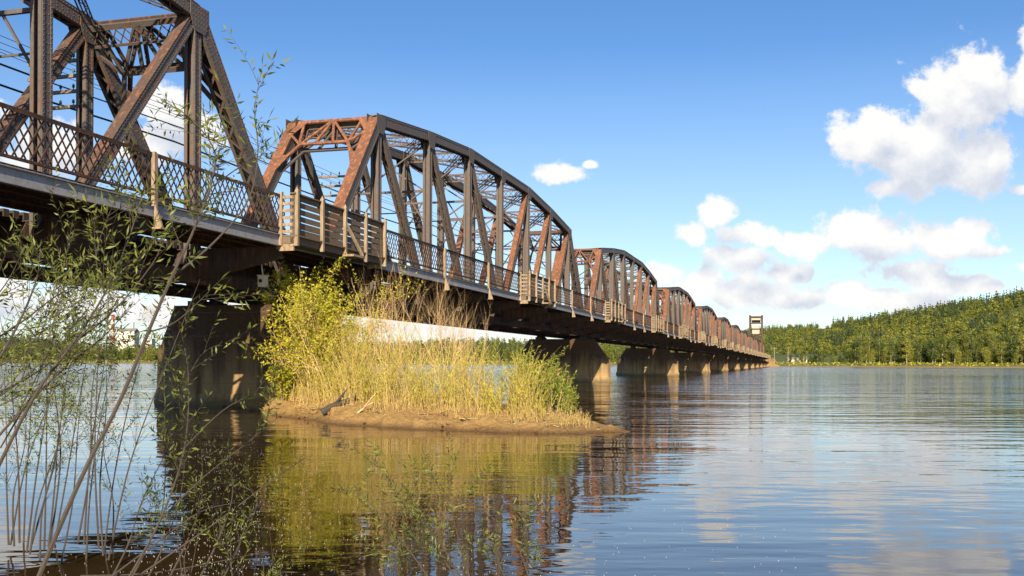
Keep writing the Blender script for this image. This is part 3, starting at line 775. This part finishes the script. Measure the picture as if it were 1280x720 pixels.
# woods on the slopes as one mass ---------------------------------------------
def wood_mass(name, kk, YY, kinds, label):
    """kinds: 0 yellow-green, 1 mid green, 2 dark conifer"""
    Vs = []; Fs = []; Ms = []; off = 0
    blob = []
    for sd in range(5):
        P = crown_points(52, 2.5, 12, 4.2, 6, .5, 50+sd); blob.append(clump_tris(P, 2.5))
    con = [conifer_mesh(70+sd, 17, 2.6, 5, 5) for sd in range(3)]
    zz = ground(kk, YY)
    for k, Y, z, q in zip(kk, YY, zz, kinds):
        Vb, Fb = con[random.randrange(3)] if q == 2 else blob[random.randrange(5)]
        a = random.uniform(0, 6.28); c, s_ = math.cos(a), math.sin(a); g = random.choice((.45, .6, .75, .9, 1.15))*random.uniform(.9, 1.1); gz = g*random.uniform(.7, 1.05)
        x = Vb[:, 0]*c-Vb[:, 1]*s_; y = Vb[:, 0]*s_+Vb[:, 1]*c
        Vs.append(np.stack([x*g+k*Y, y*g+Y, Vb[:, 2]*gz+z-1], 1)); Fs.append(Fb+off); Ms.append(np.full(len(Fb), q)); off += len(Vb)
    me = npmesh(name, np.concatenate(Vs), np.concatenate(Fs), [M['leaf_yel'], M['leaf_bank'], M['conifer']], np.concatenate(Ms))
    tag(link(name, me), label, 'woods', kind='stuff')
def patch(k, Y): return np.sin(k*53+Y*.008)+np.sin(k*121-Y*.013+1)+np.sin(Y*.031+k*17)*.8+np.sin(k*211+Y*.03)*.5
N = 13000
kk = RNG.uniform(.235, .68, N); s_ = shore(kk); Dd, _ = ridge(kk); t = RNG.uniform(0, 1.06, N)**.9; YY = s_+80+(Dd-s_-80)*t
pt_ = patch(kk, YY); top = (t > .80)
x_ = kk*F+640
con = ((top & (x_ > 1037)) & (RNG.random(N) < .55)) | (RNG.random(N) < .10) | ((pt_ > .95) & (RNG.random(N) < .8)) | (top & (x_ < 1028) & (RNG.random(N) < .35))
kinds = np.where(con, 2, np.where(RNG.random(N) < .62, 0, 1))
keep = ~((pt_ < -.75) & (~top) & (t > .15) & (RNG.random(N) < .88))       # scrubby clearings
keep &= ~((x_ > 962) & (x_ < 1062) & (t < .16))
keep &= ~((x_ > 1022) & (x_ < 1040) & (t > .8))
wood_mass('hill_forest', kk[keep], YY[keep], kinds[keep], 'mixed conifer and leafy forest covering the hills on the right')
N = 6500
kk = RNG.uniform(-.66, .25, N); s_ = shore(kk); Dd, _ = ridge(kk); t = RNG.uniform(0, 1.03, N); YY = s_+60+(Dd-s_-60)*t
x_ = kk*F+640
con = (RNG.random(N) < np.where(x_ < 80, .75, .25)) & (t > .25)
wood_mass('bank_forest', kk, YY, np.where(con, 2, np.where(RNG.random(N) < .55, 0, 1)), 'mixed green woods behind the far bank, left of and under the bridge')
# shore grass strip (mass)
N = 9000
kk = RNG.uniform(-.62, .72, N); YY = shore(kk)+RNG.uniform(6, 34, N); C = np.stack([kk*YY, YY, ground(kk, YY)+.6], 1)
V, Fc = clump_tris(C, RNG.uniform(.8, 2.2, N)); tag(link('shore_scrub', npmesh('shore_scrub', V, Fc, [M['stalkg'], M['leaf_yel']], (RNG.random(len(Fc)) < .5)*1)), 'low grass and scrub along the far shoreline', 'scrub', kind='stuff')

# ------------------------------------------------------------------ far bank buildings
def blk(name, k, Y, w_, d_, h_, label, cat, gable=0, wall='white'):
    z = float(ground(np.array([k]), np.array([Y]))[0]); r = empty(name, (k*Y, Y, z))
    m = MB(); m.box((0, 0, h_/2-1), (w_, d_, h_+2)); m.build('wall', [M[wall]], r)
    m = MB(); g = max(gable, .4); m.add([(-w_/2-.4, -d_/2-.4, h_), (w_/2+.4, -d_/2-.4, h_), (w_/2+.4, d_/2+.4, h_), (-w_/2-.4, d_/2+.4, h_), (-w_/2-.4, 0, h_+g), (w_/2+.4, 0, h_+g)], [(0,1,5,4), (2,3,4,5), (0,4,3), (1,2,5), (0,3,2,1)]); m.build('roof', [M['roofm']], r)
    for i in range(max(2, int(w_/5))):
        m = MB(); x = -w_/2+w_*(i+.5)/max(2, int(w_/5)); m.box((x, -d_/2-.04, h_*.55), (1.4, .1, 1.6)); m.build('window', [M['win']], r)
    tag(r, label, cat); return r
blk('mill_building', k_of(160), 1480, 26, 20, 30, 'large white mill building beside the striped chimney', 'building', 5)
blk('mill_annex', k_of(186), 1470, 14, 16, 20, 'smaller white mill block right of the main mill building', 'building', 0)
zc = float(ground(np.array([k_of(141)]), np.array([1480.]))[0]); ch = empty('chimney', (k_of(141)*1480, 1480, zc))
tag(ch, 'tall red and white striped mill chimney above the far trees', 'chimney')
Hh = 72-zc
for i in range(7):
    m = MB(); m.tube([(0, 0, Hh*i/7-(2 if i == 0 else 0)), (0, 0, Hh*(i+1)/7)], [3.2-.12*i, 3.08-.12*i], 16); m.build('chimney_band', [M['redp'] if i % 2 == 0 else M['white']], ch)
for q, (x, hh, lab) in enumerate(((151, 56, 'thin dark stack right of the striped chimney'), (167, 60, 'thin pale stack on the white mill building'))):
    m = MB(); m.tube([(0, 0, 0), (0, 0, hh-zc)], [1.2, 1.0], 10); m.box((0, 0, hh-zc), (2.6, 2.6, .5)); m.box((0, 0, (hh-zc)*.8), (2.8, 2.8, .4))
    o = m.build('smoke_stack', [M['dark'] if q == 0 else M['roofm']]); o.location = (k_of(x)*1480, 1480, zc); tag(o, lab, 'smoke stack')
# steam plume
bpts = []
for q in range(14):
    f = q/13; bpts.append((k_of(166+22*f+random.uniform(-2, 2))*1480, 1480+random.uniform(-4, 4), HC+(YH-(412-20*f+random.uniform(-2, 2)))*1480/F, 4+7*f))
vm = bpy.data.materials.new('steam'); vm.use_nodes = True; vt = NT(vm.node_tree); vt.n.clear()
pv = vt.new('ShaderNodeVolumePrincipled'); pv.inputs['Color'].default_value = (.95, .95, .95, 1); pv.inputs['Density'].default_value = .05
oo = vt.new('ShaderNodeOutputMaterial'); vt.l.new(pv.outputs[0], oo.inputs['Volume'])
m = MB()
for (x, y, z, r) in bpts:
    n = 8; vs = []; fs = []
    for a in range(1, 6):
        for b in range(n):
            th = math.pi*a/6; ph = 2*math.pi*b/n; vs.append((x+r*math.sin(th)*math.cos(ph), y+r*math.sin(th)*math.sin(ph), z+r*math.cos(th)))
    vs += [(x, y, z+r), (x, y, z-r)]
    for a in range(4):
        for b in range(n): fs.append((a*n+b, (a+1)*n+b, (a+1)*n+(b+1) % n, a*n+(b+1) % n))
    for b in range(n): fs.append((5*n, b, (b+1) % n)); fs.append((5*n+1, 4*n+(b+1) % n, 4*n+b))
    m.add(vs, fs)
tag(m.build('steam_plume', [vm]), 'white steam drifting from the mill stacks', 'steam', kind='stuff')
blk('white_shed', k_of(990), float(shore(k_of(990)))+62, 9, 6, 3.2, 'small white shed on the far bank right of the bridge end', 'building', 1.6)
blk('pale_house', k_of(1003), float(shore(k_of(1003)))+85, 6, 5, 3.6, 'small pale house beside the white shed on the far bank', 'building', 2)
for x, lab in ((968, 'utility pole right beside the far end of the bridge'), (985, 'utility pole above the small white shed')):
    k = k_of(x); Y = float(shore(k))+55; z = float(ground(np.array([k]), np.array([Y]))[0]); m = MB(); m.tube([(0, 0, -1), (0, 0, 13)], [.25, .16], 6); m.box((0, 0, 12.2), (2.6, .2, .2))
    o = m.build('utility_pole', [M['trunk']]); o.location = (k*Y, Y, z); tag(o, lab, 'utility pole')
# embankment carrying the track beyond the last pier
e0 = SU*(S0+(NS-1)*(64+GAP)+3)+SN*(D1+2.5); m = MB()
vs = []
for s_, hh, wd in ((-8, .1, 18), (6, 5.0, 15), (60, 7.0, 16), (240, 8.0, 18)):
    c = e0+SU*s_
    for a, z in ((-wd, -1), (-wd*.45, hh*.75), (-4, hh), (4, hh), (wd*.45, hh*.75), (wd, -1)): vs.append((*(c+SN*a).xy, z))
fs = [(i*6+j, i*6+j+1, (i+1)*6+j+1, (i+1)*6+j) for i in range(3) for j in range(5)]
m.add(vs, fs); tag(m.build('embankment', [M['sand']]), 'bare earth embankment where the bridge reaches the far bank', 'terrain', kind='structure')

# ------------------------------------------------------------------ sandbar plants
def grow(mb_, p, d, L, r, rng, depth, seglen=.12, wob=.12, up=.04, tips=None, nside=3, n=4, ang=.6, frac=.6):
    pts = [Vector(p)]; rad = [r]; d = Vector(d).normalized(); k = max(3, int(L/seglen)); 
    for i in range(k):
        d = (d + Vector((rng.gauss(0, wob), rng.gauss(0, wob), rng.gauss(0, wob)+up))*.6).normalized()
        pts.append(pts[-1]+d*(L/k)); rad.append(r*(1-.8*(i+1)/k))
    mb_.tube(pts, rad, n)
    if tips is not None: tips.append((pts, rad))
    if depth > 0:
        for j in range(nside):
            i = int(k*rng.uniform(.3, .95)); i = min(i, k-1); dd = (pts[i+1]-pts[i]).normalized()
            q = dd.cross(Vector((rng.gauss(0, 1), rng.gauss(0, 1), rng.gauss(0, 1)))).normalized()
            grow(mb_, pts[i], dd*math.cos(ang)+q*math.sin(ang), L*frac*rng.uniform(.6, 1.1), rad[i]*.6, rng, depth-1, seglen, wob, up, tips, nside, n, ang, frac)
def leaves_on(tips, step, L, Wd, start=.2, spread=.75, per=2, rng=None, jitter=0.):
    C = []; D = []
    for pts, rad in tips:
        k = len(pts)-1
        if k < 1: continue
        tot = sum((pts[i+1]-pts[i]).length for i in range(k)); s = tot*start
        while s < tot:
            a = s/tot*k; i = min(int(a), k-1); p = pts[i].lerp(pts[i+1], a-i); d = (pts[i+1]-pts[i]).normalized()
            for _ in range(per):
                q = d.cross(Vector(RNG.normal(size=3))).normalized(); C.append(p+Vector(RNG.normal(size=3))*jitter); D.append(d*(1-spread)+q*spread)
            s += step
        C.append(pts[-1]); D.append((pts[-1]-pts[-2]).normalized())
    C = np.array(C); D = np.array(D); n = len(C)
    return leaf_quads(C, D, L*RNG.uniform(.6, 1.25, n), Wd*RNG.uniform(.7, 1.3, n))
rng = random.Random(11)
def shrub(name, base, stems, H, spread, leafmat, dens_, L, Wd, label, cat, barkm, depth=2, nside=4, r0=.03, lean=(0, 0), per=2, start=.25, ang=.6):
    root = empty(name, base); m = MB(); tips = []
    for k in range(stems):
        a = rng.uniform(0, 6.28); o = Vector((math.cos(a), math.sin(a), 0))*rng.uniform(0, spread*.25)
        d = Vector((math.cos(a)*spread/H+lean[0], math.sin(a)*spread/H+lean[1], 1))
        grow(m, o, d, H*rng.uniform(.65, 1.05), r0*rng.uniform(.6, 1), rng, depth, .22, .10, .06, tips, nside, 4, ang, .48)
    m.build('stems', [barkm], root)
    if dens_:
        V, Fc = leaves_on(tips, dens_, L, Wd, start, .8, per, jitter=.04); link('foliage', npmesh('foliage', V, Fc, leafmat), root)
    tag(root, label, cat); return root
# leafy shrub at left of sandbar
b = at(400, 500, 38.5); shrub('leafy_shrub', (b.x-.1, b.y, .5), 17, 4.6, 1.5, M['leaf_bush'], .15, .14, .07, 'bright yellow-green leafy shrub growing on the left end of the sandbar', 'shrub', M['twig'], 2, 6, .035, per=3)
b = at(432, 500, 37.5); shrub('leafy_shrub', (b.x, b.y, .55), 11, 4.5, 1.9, M['leaf_bush'], .17, .12, .045, 'second leafy shrub with thinner yellow foliage, merging into the reeds', 'shrub', M['twig'], 2, 5, .03, per=2)
b = at(352, 486, 39.5); shrub('leafy_shrub', (b.x, b.y, .35), 5, 1.9, .7, M['leaf_bush'], .08, .16, .09, 'low leafy shrub at the left foot of the tall green shrub', 'shrub', M['twig'], 2, 5, .02, per=3)
# bare branching brush
for q, (x, Hh, lab) in enumerate(((478, 4.9, 'bare pale brush right beside the leafy shrub'), (515, 4.5, 'tall bare twiggy brush rising above the reeds under the second span'), (553, 4.5, 'bare forked brush in the middle of the sandbar thicket'), (590, 3.9, 'bare brush at the right end of the tall twigs'), (366, 3.4, 'bare tangled brush against the dark pier'))):
    b = at(x, 500, 36.5 if x > 400 else 40); shrub('bare_brush', (b.x, b.y, .5), 11, Hh, .8, None, 0, 0, 0, lab, 'shrub', M['twig'], 2, 5, .024, lean=(-.05 if x > 400 else 0, 0), ang=.42)
# dense thicket of stalks: one mass
def stalks(name, N, xr, vr, hfun, mats, label, rad=.007, lmax=.15, lmin=.06, lw=.016, nl=9):
    V = []; Fq = []; off = 0; C = []; D = []
    for _ in range(N):
        x = rng.uniform(*xr); v = rng.betavariate(1.3, 1.6)*(vr[1]-vr[0])+vr[0]; p = np.array(sb_pt(x, v)); H = hfun(x)*rng.uniform(.4, 1.05)*(.82+.3*math.sin(x*2.9+math.sin(x*7)))
        if name == 'reed_thicket' and math.sin(x*5.3)+math.sin(x*13.1+1)+math.sin(v*40) < rng.uniform(-2.4, .3)+(.9 if x > -4 else 0): continue
        if H < .15: continue
        ln = np.array([rng.gauss(-.02, .12), rng.gauss(0, .12)]); b2 = np.array([rng.gauss(0, .30), rng.gauss(0, .2)]); seg = 4; q = []
        for i in range(seg+1):
            t = i/seg; c = p+np.array([H*(ln[0]*t+b2[0]*t*t), H*(ln[1]*t+b2[1]*t*t), H*t]); r = rad*(1-.75*t)
            q += [c+[-r, 0, 0], c+[r, 0, 0]]
            if i: 
                Fq.append((off+2*i-2, off+2*i-1, off+2*i+1, off+2*i))
        V += q; off += len(q)
        for j in range(nl):
            t = rng.uniform(.15, 1); C.append(p+np.array([H*(ln[0]*t+b2[0]*t*t), H*(ln[1]*t+b2[1]*t*t), H*t])); D.append([rng.gauss(0, .6), rng.gauss(0, .6), rng.uniform(.3, 1.3)])
    V = np.array(V); Fq = np.array(Fq); n = len(C); LV, LF = leaf_quads(np.array(C), np.array(D), RNG.uniform(lmin, lmax, n), lw*RNG.uniform(.6, 1.3, n))
    mi = np.concatenate([np.zeros(len(Fq)), np.ones(len(LF))]); o = link(name, npmesh(name, np.concatenate([V, LV]), np.concatenate([Fq, LF+len(V)]), mats, mi))
    tag(o, label, 'reeds', kind='stuff')
hf = lambda x: float(np.interp(x, [-11.5, -9.5, -7.5, -5.5, -3, -1, .5, 1.4, 2.2], [.2, 1.2, 3.1, 2.9, 2.4, 2.3, 1.9, 1.0, .2]))
stalks('reed_thicket', 3000, (-9.8, 1.0), (.15, .48), hf, [M['stalk'], M['stalkg']], 'dense sunlit tan and yellow-green thicket of thin stalks on the sandbar', .007, .15, .05, .020, 17)
stalks('dry_grass', 2000, (-11.4, 2.4), (.10, .42), lambda x: .55, [M['stalk'], M['stalk']], 'short dry grass fringing the front of the sandbar', .006, .14, .05, .012, 3)
# green willow sprouts at the right of the sandbar
SPX = [(636, 2.3), (646, 2.5), (656, 2.4), (665, 2.2), (676, 2.1), (688, 1.9), (699, 1.6), (707, 1.3), (650, 2.0), (662, 1.7), (672, 1.45), (684, 1.6), (694, 1.5), (703, 1.15), (640, 1.8), (712, 1.0), (655, 1.3), (677, 1.1), (690, .9), (668, 2.0)]
for q, (x, Hh) in enumerate(SPX):
    b = at(x, 520, 33.5+rng.uniform(-1, 1.5)); root = empty('willow_sprout', (b.x, b.y, .25)); m = MB(); tips = []
    for k in range(4):
        grow(m, (rng.gauss(0, .08), rng.gauss(0, .08), 0), (rng.gauss(.12, .2), rng.gauss(0, .15), 1), Hh*rng.uniform(.6, 1.05), .012, rng, 1, .2, .05, .03, tips, 2, 4, .4, .4)
    m.build('stems', [M['twig']], root); V, Fc = leaves_on(tips, .045, .13, .03, .2, .6, 2); link('foliage', npmesh('foliage', V, Fc, M['leaf_sprout']), root)
    tag(root, 'green willow sprout at the right end of the sandbar thicket', 'plant', 'green willow sprouts on the sandbar')
# driftwood on the sandbar edge
def log(name, pts, r, label, mt='bark'):
    m = MB(); n = len(pts); m.tube(pts, [r*(1-.5*i/(n-1))*(1+.15*math.sin(i*3)) for i in range(n)], 8)
    a, b_ = Vector(pts[1]), Vector(pts[-1]); m.tube([a, a+Vector((.3, -.2, .35)), a+Vector((.5, -.25, .6))], [r*.5, r*.35, r*.1], 6); tag(m.build(name, [M[mt]]), label, 'driftwood')
p0 = at(402, 527, 35.0); p1 = at(447, 510, 35.0); p0.z = .30; p1.z = .86; log('driftwood_log', [p0, p0.lerp(p1, .35)+Vector((0, 0, .06)), p0.lerp(p1, .7)+Vector((0, 0, .03)), p1], .13, 'thick driftwood log lying on the muddy sandbar edge')
p0 = at(440, 531, 33.4); p1 = at(466, 517, 33.8); p0.z = .22; p1.z = .72; log('driftwood_stick', [p0, p0.lerp(p1, .5)+Vector((0, 0, .03)), p1], .035, 'thin pale stick leaning on the sandbar right of the log', 'twig')
m = MB(); st = at(292, 480, 44)
for x, y0, y1 in ((347, 512, 470), (352, 505, 476)):
    a = at(x, y0, 43.5); b_ = at(x+4, y1, 43.5); a.z = -.3; mm = MB(); mm.tube([a, a.lerp(b_, .5)+Vector((.05, 0, 0)), b_], [.03, .022, .01], 5); o = mm.build('dead_stick', [M['twig']])
    tag(o, 'thin dead stick standing in the water left of the sandbar' if x == 347 else 'shorter dead stick at the left tip of the sandbar', 'stick')

# ------------------------------------------------------------------ foreground willows
rng = random.Random(23)
def smooth(ctrl, n):
    out = []; P_ = [ctrl[0]]+ctrl+[ctrl[-1]]
    for i in range(1, len(P_)-2):
        a, b_, c, d = P_[i-1:i+3]
        for j in range(n):
            t = j/n; out.append(.5*((2*b_)+(c-a)*t+(2*a-5*b_+4*c-d)*t*t+(3*b_-a-3*c+d)*t**3))
    out.append(ctrl[-1]); return out
def willow(stems, label, leafd=1., Lf=.055, name='willow_sapling', group=None):
    """stems: list of (pixel waypoints, depth0, depth1, base radius, leafy from, twigs per metre)"""
    first = stems[0]; b0 = at(*first[0][0], first[1]); root = empty(name, (b0.x, b0.y, max(0, b0.z-.3))); o = Vector(root.location)
    m = MB(); tips = []
    for (wp, ya, yb, r, lf, tw_) in stems:
        n = len(wp); c = [at(x, y, ya+(yb-ya)*i/(n-1))-o for i, (x, y) in enumerate(wp)]
        pts = smooth(c, 6); k = len(pts); rad = [r*(1-.82*i/(k-1)) for i in range(k)]; m.tube(pts, rad, 6)
        L = sum((pts[i+1]-pts[i]).length for i in range(k-1)); nt = int(L*tw_)
        if lf < 1: tips.append((pts[int(k*max(lf, .55)):], None))
        for j in range(nt):
            f = rng.uniform(lf*.8, .98); i = min(int(f*(k-1)), k-2); d = (pts[i+1]-pts[i]).normalized(); q = d.cross(Vector((rng.gauss(0, 1), rng.gauss(0, 1), rng.gauss(0, 1)))).normalized()
            tl = rng.uniform(.10, .46)*(1.2-.5*f); T2 = []
            grow(m, pts[i], d*.75+q*.6, tl, max(.0016, rad[i]*.4), rng, 1 if rng.random() < .5 else 0, .05, .10, .05, T2, 2, 4, .6, .5)
            tips += T2
    m.build('stems', [M['bark']], root)
    tips = [t_ for t_ in tips if len(t_[0]) > 1]
    if leafd > 0 and tips:
        V, Fc = leaves_on(tips, .022/leafd, Lf, Lf*.20, .25, .62, 1); link('foliage', npmesh('foliage', V, Fc, M['leaf_willow']), root)
    tag(root, label, 'willow' if not group else 'willow shoot', group); return root
willow([([(40, 740), (100, 600), (150, 500), (185, 415), (215, 345), (240, 292), (262, 235), (268, 190), (240, 150), (207, 128)], 4.2, 4.8, .0115, .62, 8),
        ([(215, 345), (265, 305), (310, 250), (322, 190), (318, 140), (325, 95)], 4.5, 4.9, .006, .45, 7),
        ([(185, 415), (215, 405), (245, 380), (275, 350)], 4.4, 4.6, .004, .3, 6),
        ([(262, 235), (290, 215), (310, 200), (330, 180)], 4.7, 4.9, .004, .2, 8)], 'tallest leaning willow with a thick grey stem crossing in front of the dark pier', .9)
willow([([(-30, 640), (40, 500), (90, 430), (130, 368), (160, 300), (178, 240)], 4.6, 5.0, .010, .6, 11),
        ([(90, 430), (140, 390), (190, 330), (215, 280), (250, 262)], 4.8, 5.0, .005, .35, 16),
        ([(130, 368), (120, 320), (135, 270), (150, 240)], 4.9, 5.0, .004, .2, 18)], 'leafy willow stem fanning out in front of the nearest span fascia', .65, .055)
willow([([(-20, 480), (20, 410), (45, 350), (50, 310)], 4.2, 4.4, .007, .15, 15), ([(-30, 440), (30, 400), (70, 370), (110, 350)], 4.3, 4.5, .006, .1, 15), ([(-20, 390), (10, 350), (25, 320)], 4.3, 4.3, .004, .1, 22)], 'dense dark leafy willow branches at the left edge below the bridge', .7, .05)
willow([([(-40, 590), (20, 520), (80, 460), (130, 420), (160, 385)], 5.2, 5.6, .009, .25, 20), ([(20, 520), (60, 440), (70, 400), (66, 380)], 5.3, 5.5, .005, .3, 18), ([(0, 560), (50, 480), (100, 440), (140, 450)], 5.3, 5.5, .005, .3, 18)], 'low leafy willow in front of the far left shore', .7, .05)
for q in range(4):
    y0 = rng.uniform(450, 590); x1 = rng.uniform(25, 150); y1 = y0-rng.uniform(80, 130); Y = rng.uniform(4.4, 6.2)
    willow([([(-45, y0), (-45+(x1+45)*.5, y0-(y0-y1)*.35), (x1, y1)], Y, Y+.4, .006, .12, 20), ([(-45+(x1+45)*.5, y0-(y0-y1)*.35), (x1*.5, y1+5), (x1*.6, y1-45)], Y+.2, Y+.3, .003, .1, 20)], 'dark fine-leaved willow branch reaching in from the left edge', 1.1, .045, 'willow_branch', 'dark willow branches reaching in from the left edge')
# stems standing at the water edge
for q in range(22):
    x0 = rng.uniform(5, 150); Y = rng.uniform(9.5, 11.5); yb = 690+rng.uniform(-14, 20); H = rng.uniform(170, 370); ln = rng.uniform(-.05, .35)
    willow([([(x0, yb), (x0+H*.3*ln+rng.uniform(-8, 8), yb-H*.35), (x0+H*.65*ln+rng.uniform(-8, 8), yb-H*.7), (x0+H*ln, yb-H)], Y, Y+.4, .011, .45, 9)],
           'thin upright willow stem rising from the shallow water at lower left', .6 if q % 3 else 0, .06, 'willow_shoot', 'thin willow stems in the shallows at lower left')
for q, (x0, x1, y1, lab) in enumerate(((235, 232, 560, 0), (262, 250, 540, 0), (300, 285, 560, 0), (215, 205, 470, 0), (190, 232, 520, 0), (330, 270, 600, 0))):
    willow([([(x0-60, 740), (x0-30, 680), (x0-10, 620), (x1, y1)], 6.5, 6.8, .008, .4, 10)], 'slender willow shoot leaning over the dark water below the pier', .8, .05, 'willow_shoot', 'slender willow shoots over the dark water')
willow([([(150, 740), (200, 650), (230, 560), (235, 470), (225, 410)], 5.4, 5.6, .008, .45, 10), ([(230, 560), (270, 520), (300, 500), (330, 490)], 5.5, 5.6, .004, .6, 5), ([(200, 650), (250, 600), (300, 560), (350, 520)], 5.5, 5.8, .005, .7, 4), ([(235, 470), (255, 440), (290, 425)], 5.6, 5.6, .003, .2, 14)], 'forked willow sapling reaching across the dark reflection of the pier', .8)
for q, st_ in enumerate(([(150, 735), (260, 660), (340, 600), (385, 570)], [(120, 735), (180, 690), (250, 640), (300, 628)], [(100, 720), (200, 715), (330, 690)])):
    willow([(st_, 6.2, 6.6, .007, 1.0, 0)], ['long bare twig slanting up over the dark water', 'shorter bare twig slanting below the long one', 'bare grey branch lying almost flat at the bottom left'][q], 0, name='bare_twig')
# shoots in the bottom middle
for q, st_ in enumerate(([(590, 760), (555, 700), (510, 640), (465, 575)], [(560, 760), (520, 700), (480, 650), (445, 610)], [(600, 760), (580, 700), (565, 640), (560, 600)], [(610, 760), (575, 720), (540, 660), (505, 610)], [(690, 770), (665, 730), (650, 690), (640, 655)], [(300, 760), (290, 720), (288, 680), (290, 650)], [(360, 770), (352, 740), (350, 715), (352, 700)], [(655, 760), (630, 720), (620, 690), (618, 665)], [(520, 770), (500, 725), (492, 700), (470, 690)])):
    willow([(st_, 5.6, 5.9, .0055, .35, 12)], 'small leafy willow shoot rising from the bottom edge over the reflections', 1.7, .042, 'willow_shoot', 'small willow shoots at the bottom edge')
for q in range(10):
    x0 = rng.uniform(225, 345); y1 = rng.uniform(600, 680); willow([([(x0, 735), (x0+rng.uniform(-12, 12), (735+y1)/2), (x0+rng.uniform(-16, 16), y1)], 8, 8, .006, 1, 3)], 'dry thin stalk standing in the dark shallows', 0, name='dry_stalk', group='dry stalks in the dark shallows')

# litter of broken stems and clods on the sandbar
lm = MB(); r2 = random.Random(5)
for q in range(520):
    x = r2.uniform(-11.5, 2.6); v = r2.uniform(.08, .42); p = sb_pt(x, v)+Vector((0, 0, .05)); a = r2.uniform(0, 3.14); L = r2.uniform(.08, .5)
    d = Vector((math.cos(a), math.sin(a)*.5, r2.uniform(-.05, .35)))*L; lm.bar(p-d*.5, p+d*.5, r2.uniform(.008, .022), r2.uniform(.008, .02), (0, 0, 1), 0 if r2.random() < .6 else 1)
for q in range(380):
    x = r2.uniform(-11.8, 3.2); v = r2.uniform(.0, .25); p = sb_pt(x, v)+Vector((0, 0, .03)); rr = r2.uniform(.02, .09)
    lm.add([p+Vector((r2.uniform(.6, 1)*rr*math.cos(k*1.57), r2.uniform(.6, 1)*rr*math.sin(k*1.57), 0)) for k in range(4)]+[p+Vector((0, 0, rr*.7)), p-Vector((0, 0, rr))], [(0,1,4),(1,2,4),(2,3,4),(3,0,4),(1,0,5),(2,1,5),(3,2,5),(0,3,5)], 2)
tag(lm.build('shore_litter', [M['stalk'], M['bark'], M['sand']]), 'broken stems, roots and clods littering the sandbar', 'litter', kind='stuff')

# floating white fluff on the calm dark water -------------------------------
N = 1500; C = []
while len(C) < N:
    x = RNG.uniform(60, 1000) if RNG.random() < .3 else RNG.normal(270, 75); y = RNG.uniform(540, 735)
    if x < 30 or x > 1260: continue
    Y = F*HC/(y-(x-640)*ROLL-YH); C.append(((x-640)/F*Y, Y, .004))
C = np.array(C); r = RNG.uniform(.0018, .006, N)[:, None]; ang = RNG.uniform(0, 6.28, N)[:, None]; V = []
for k in range(5):
    a = ang[:, 0]+k*1.2566; rr = r[:, 0]*RNG.uniform(.7, 1.3, N); V.append(C+np.stack([np.cos(a)*rr, np.sin(a)*rr, np.zeros(N)], 1))
V = np.stack(V, 1); apex = C+np.array([0, 0, .006]); V = np.concatenate([V, apex[:, None]], 1).reshape(-1, 3); i = np.arange(N)*6
Fc = np.concatenate([np.stack([i+k, i+(k+1) % 5, i+5], 1) for k in range(5)])
tag(link('floating_fluff', npmesh('floating_fluff', V, Fc, M['fluff'])), 'tiny white seed fluff floating on the calm dark water', 'fluff', kind='stuff')
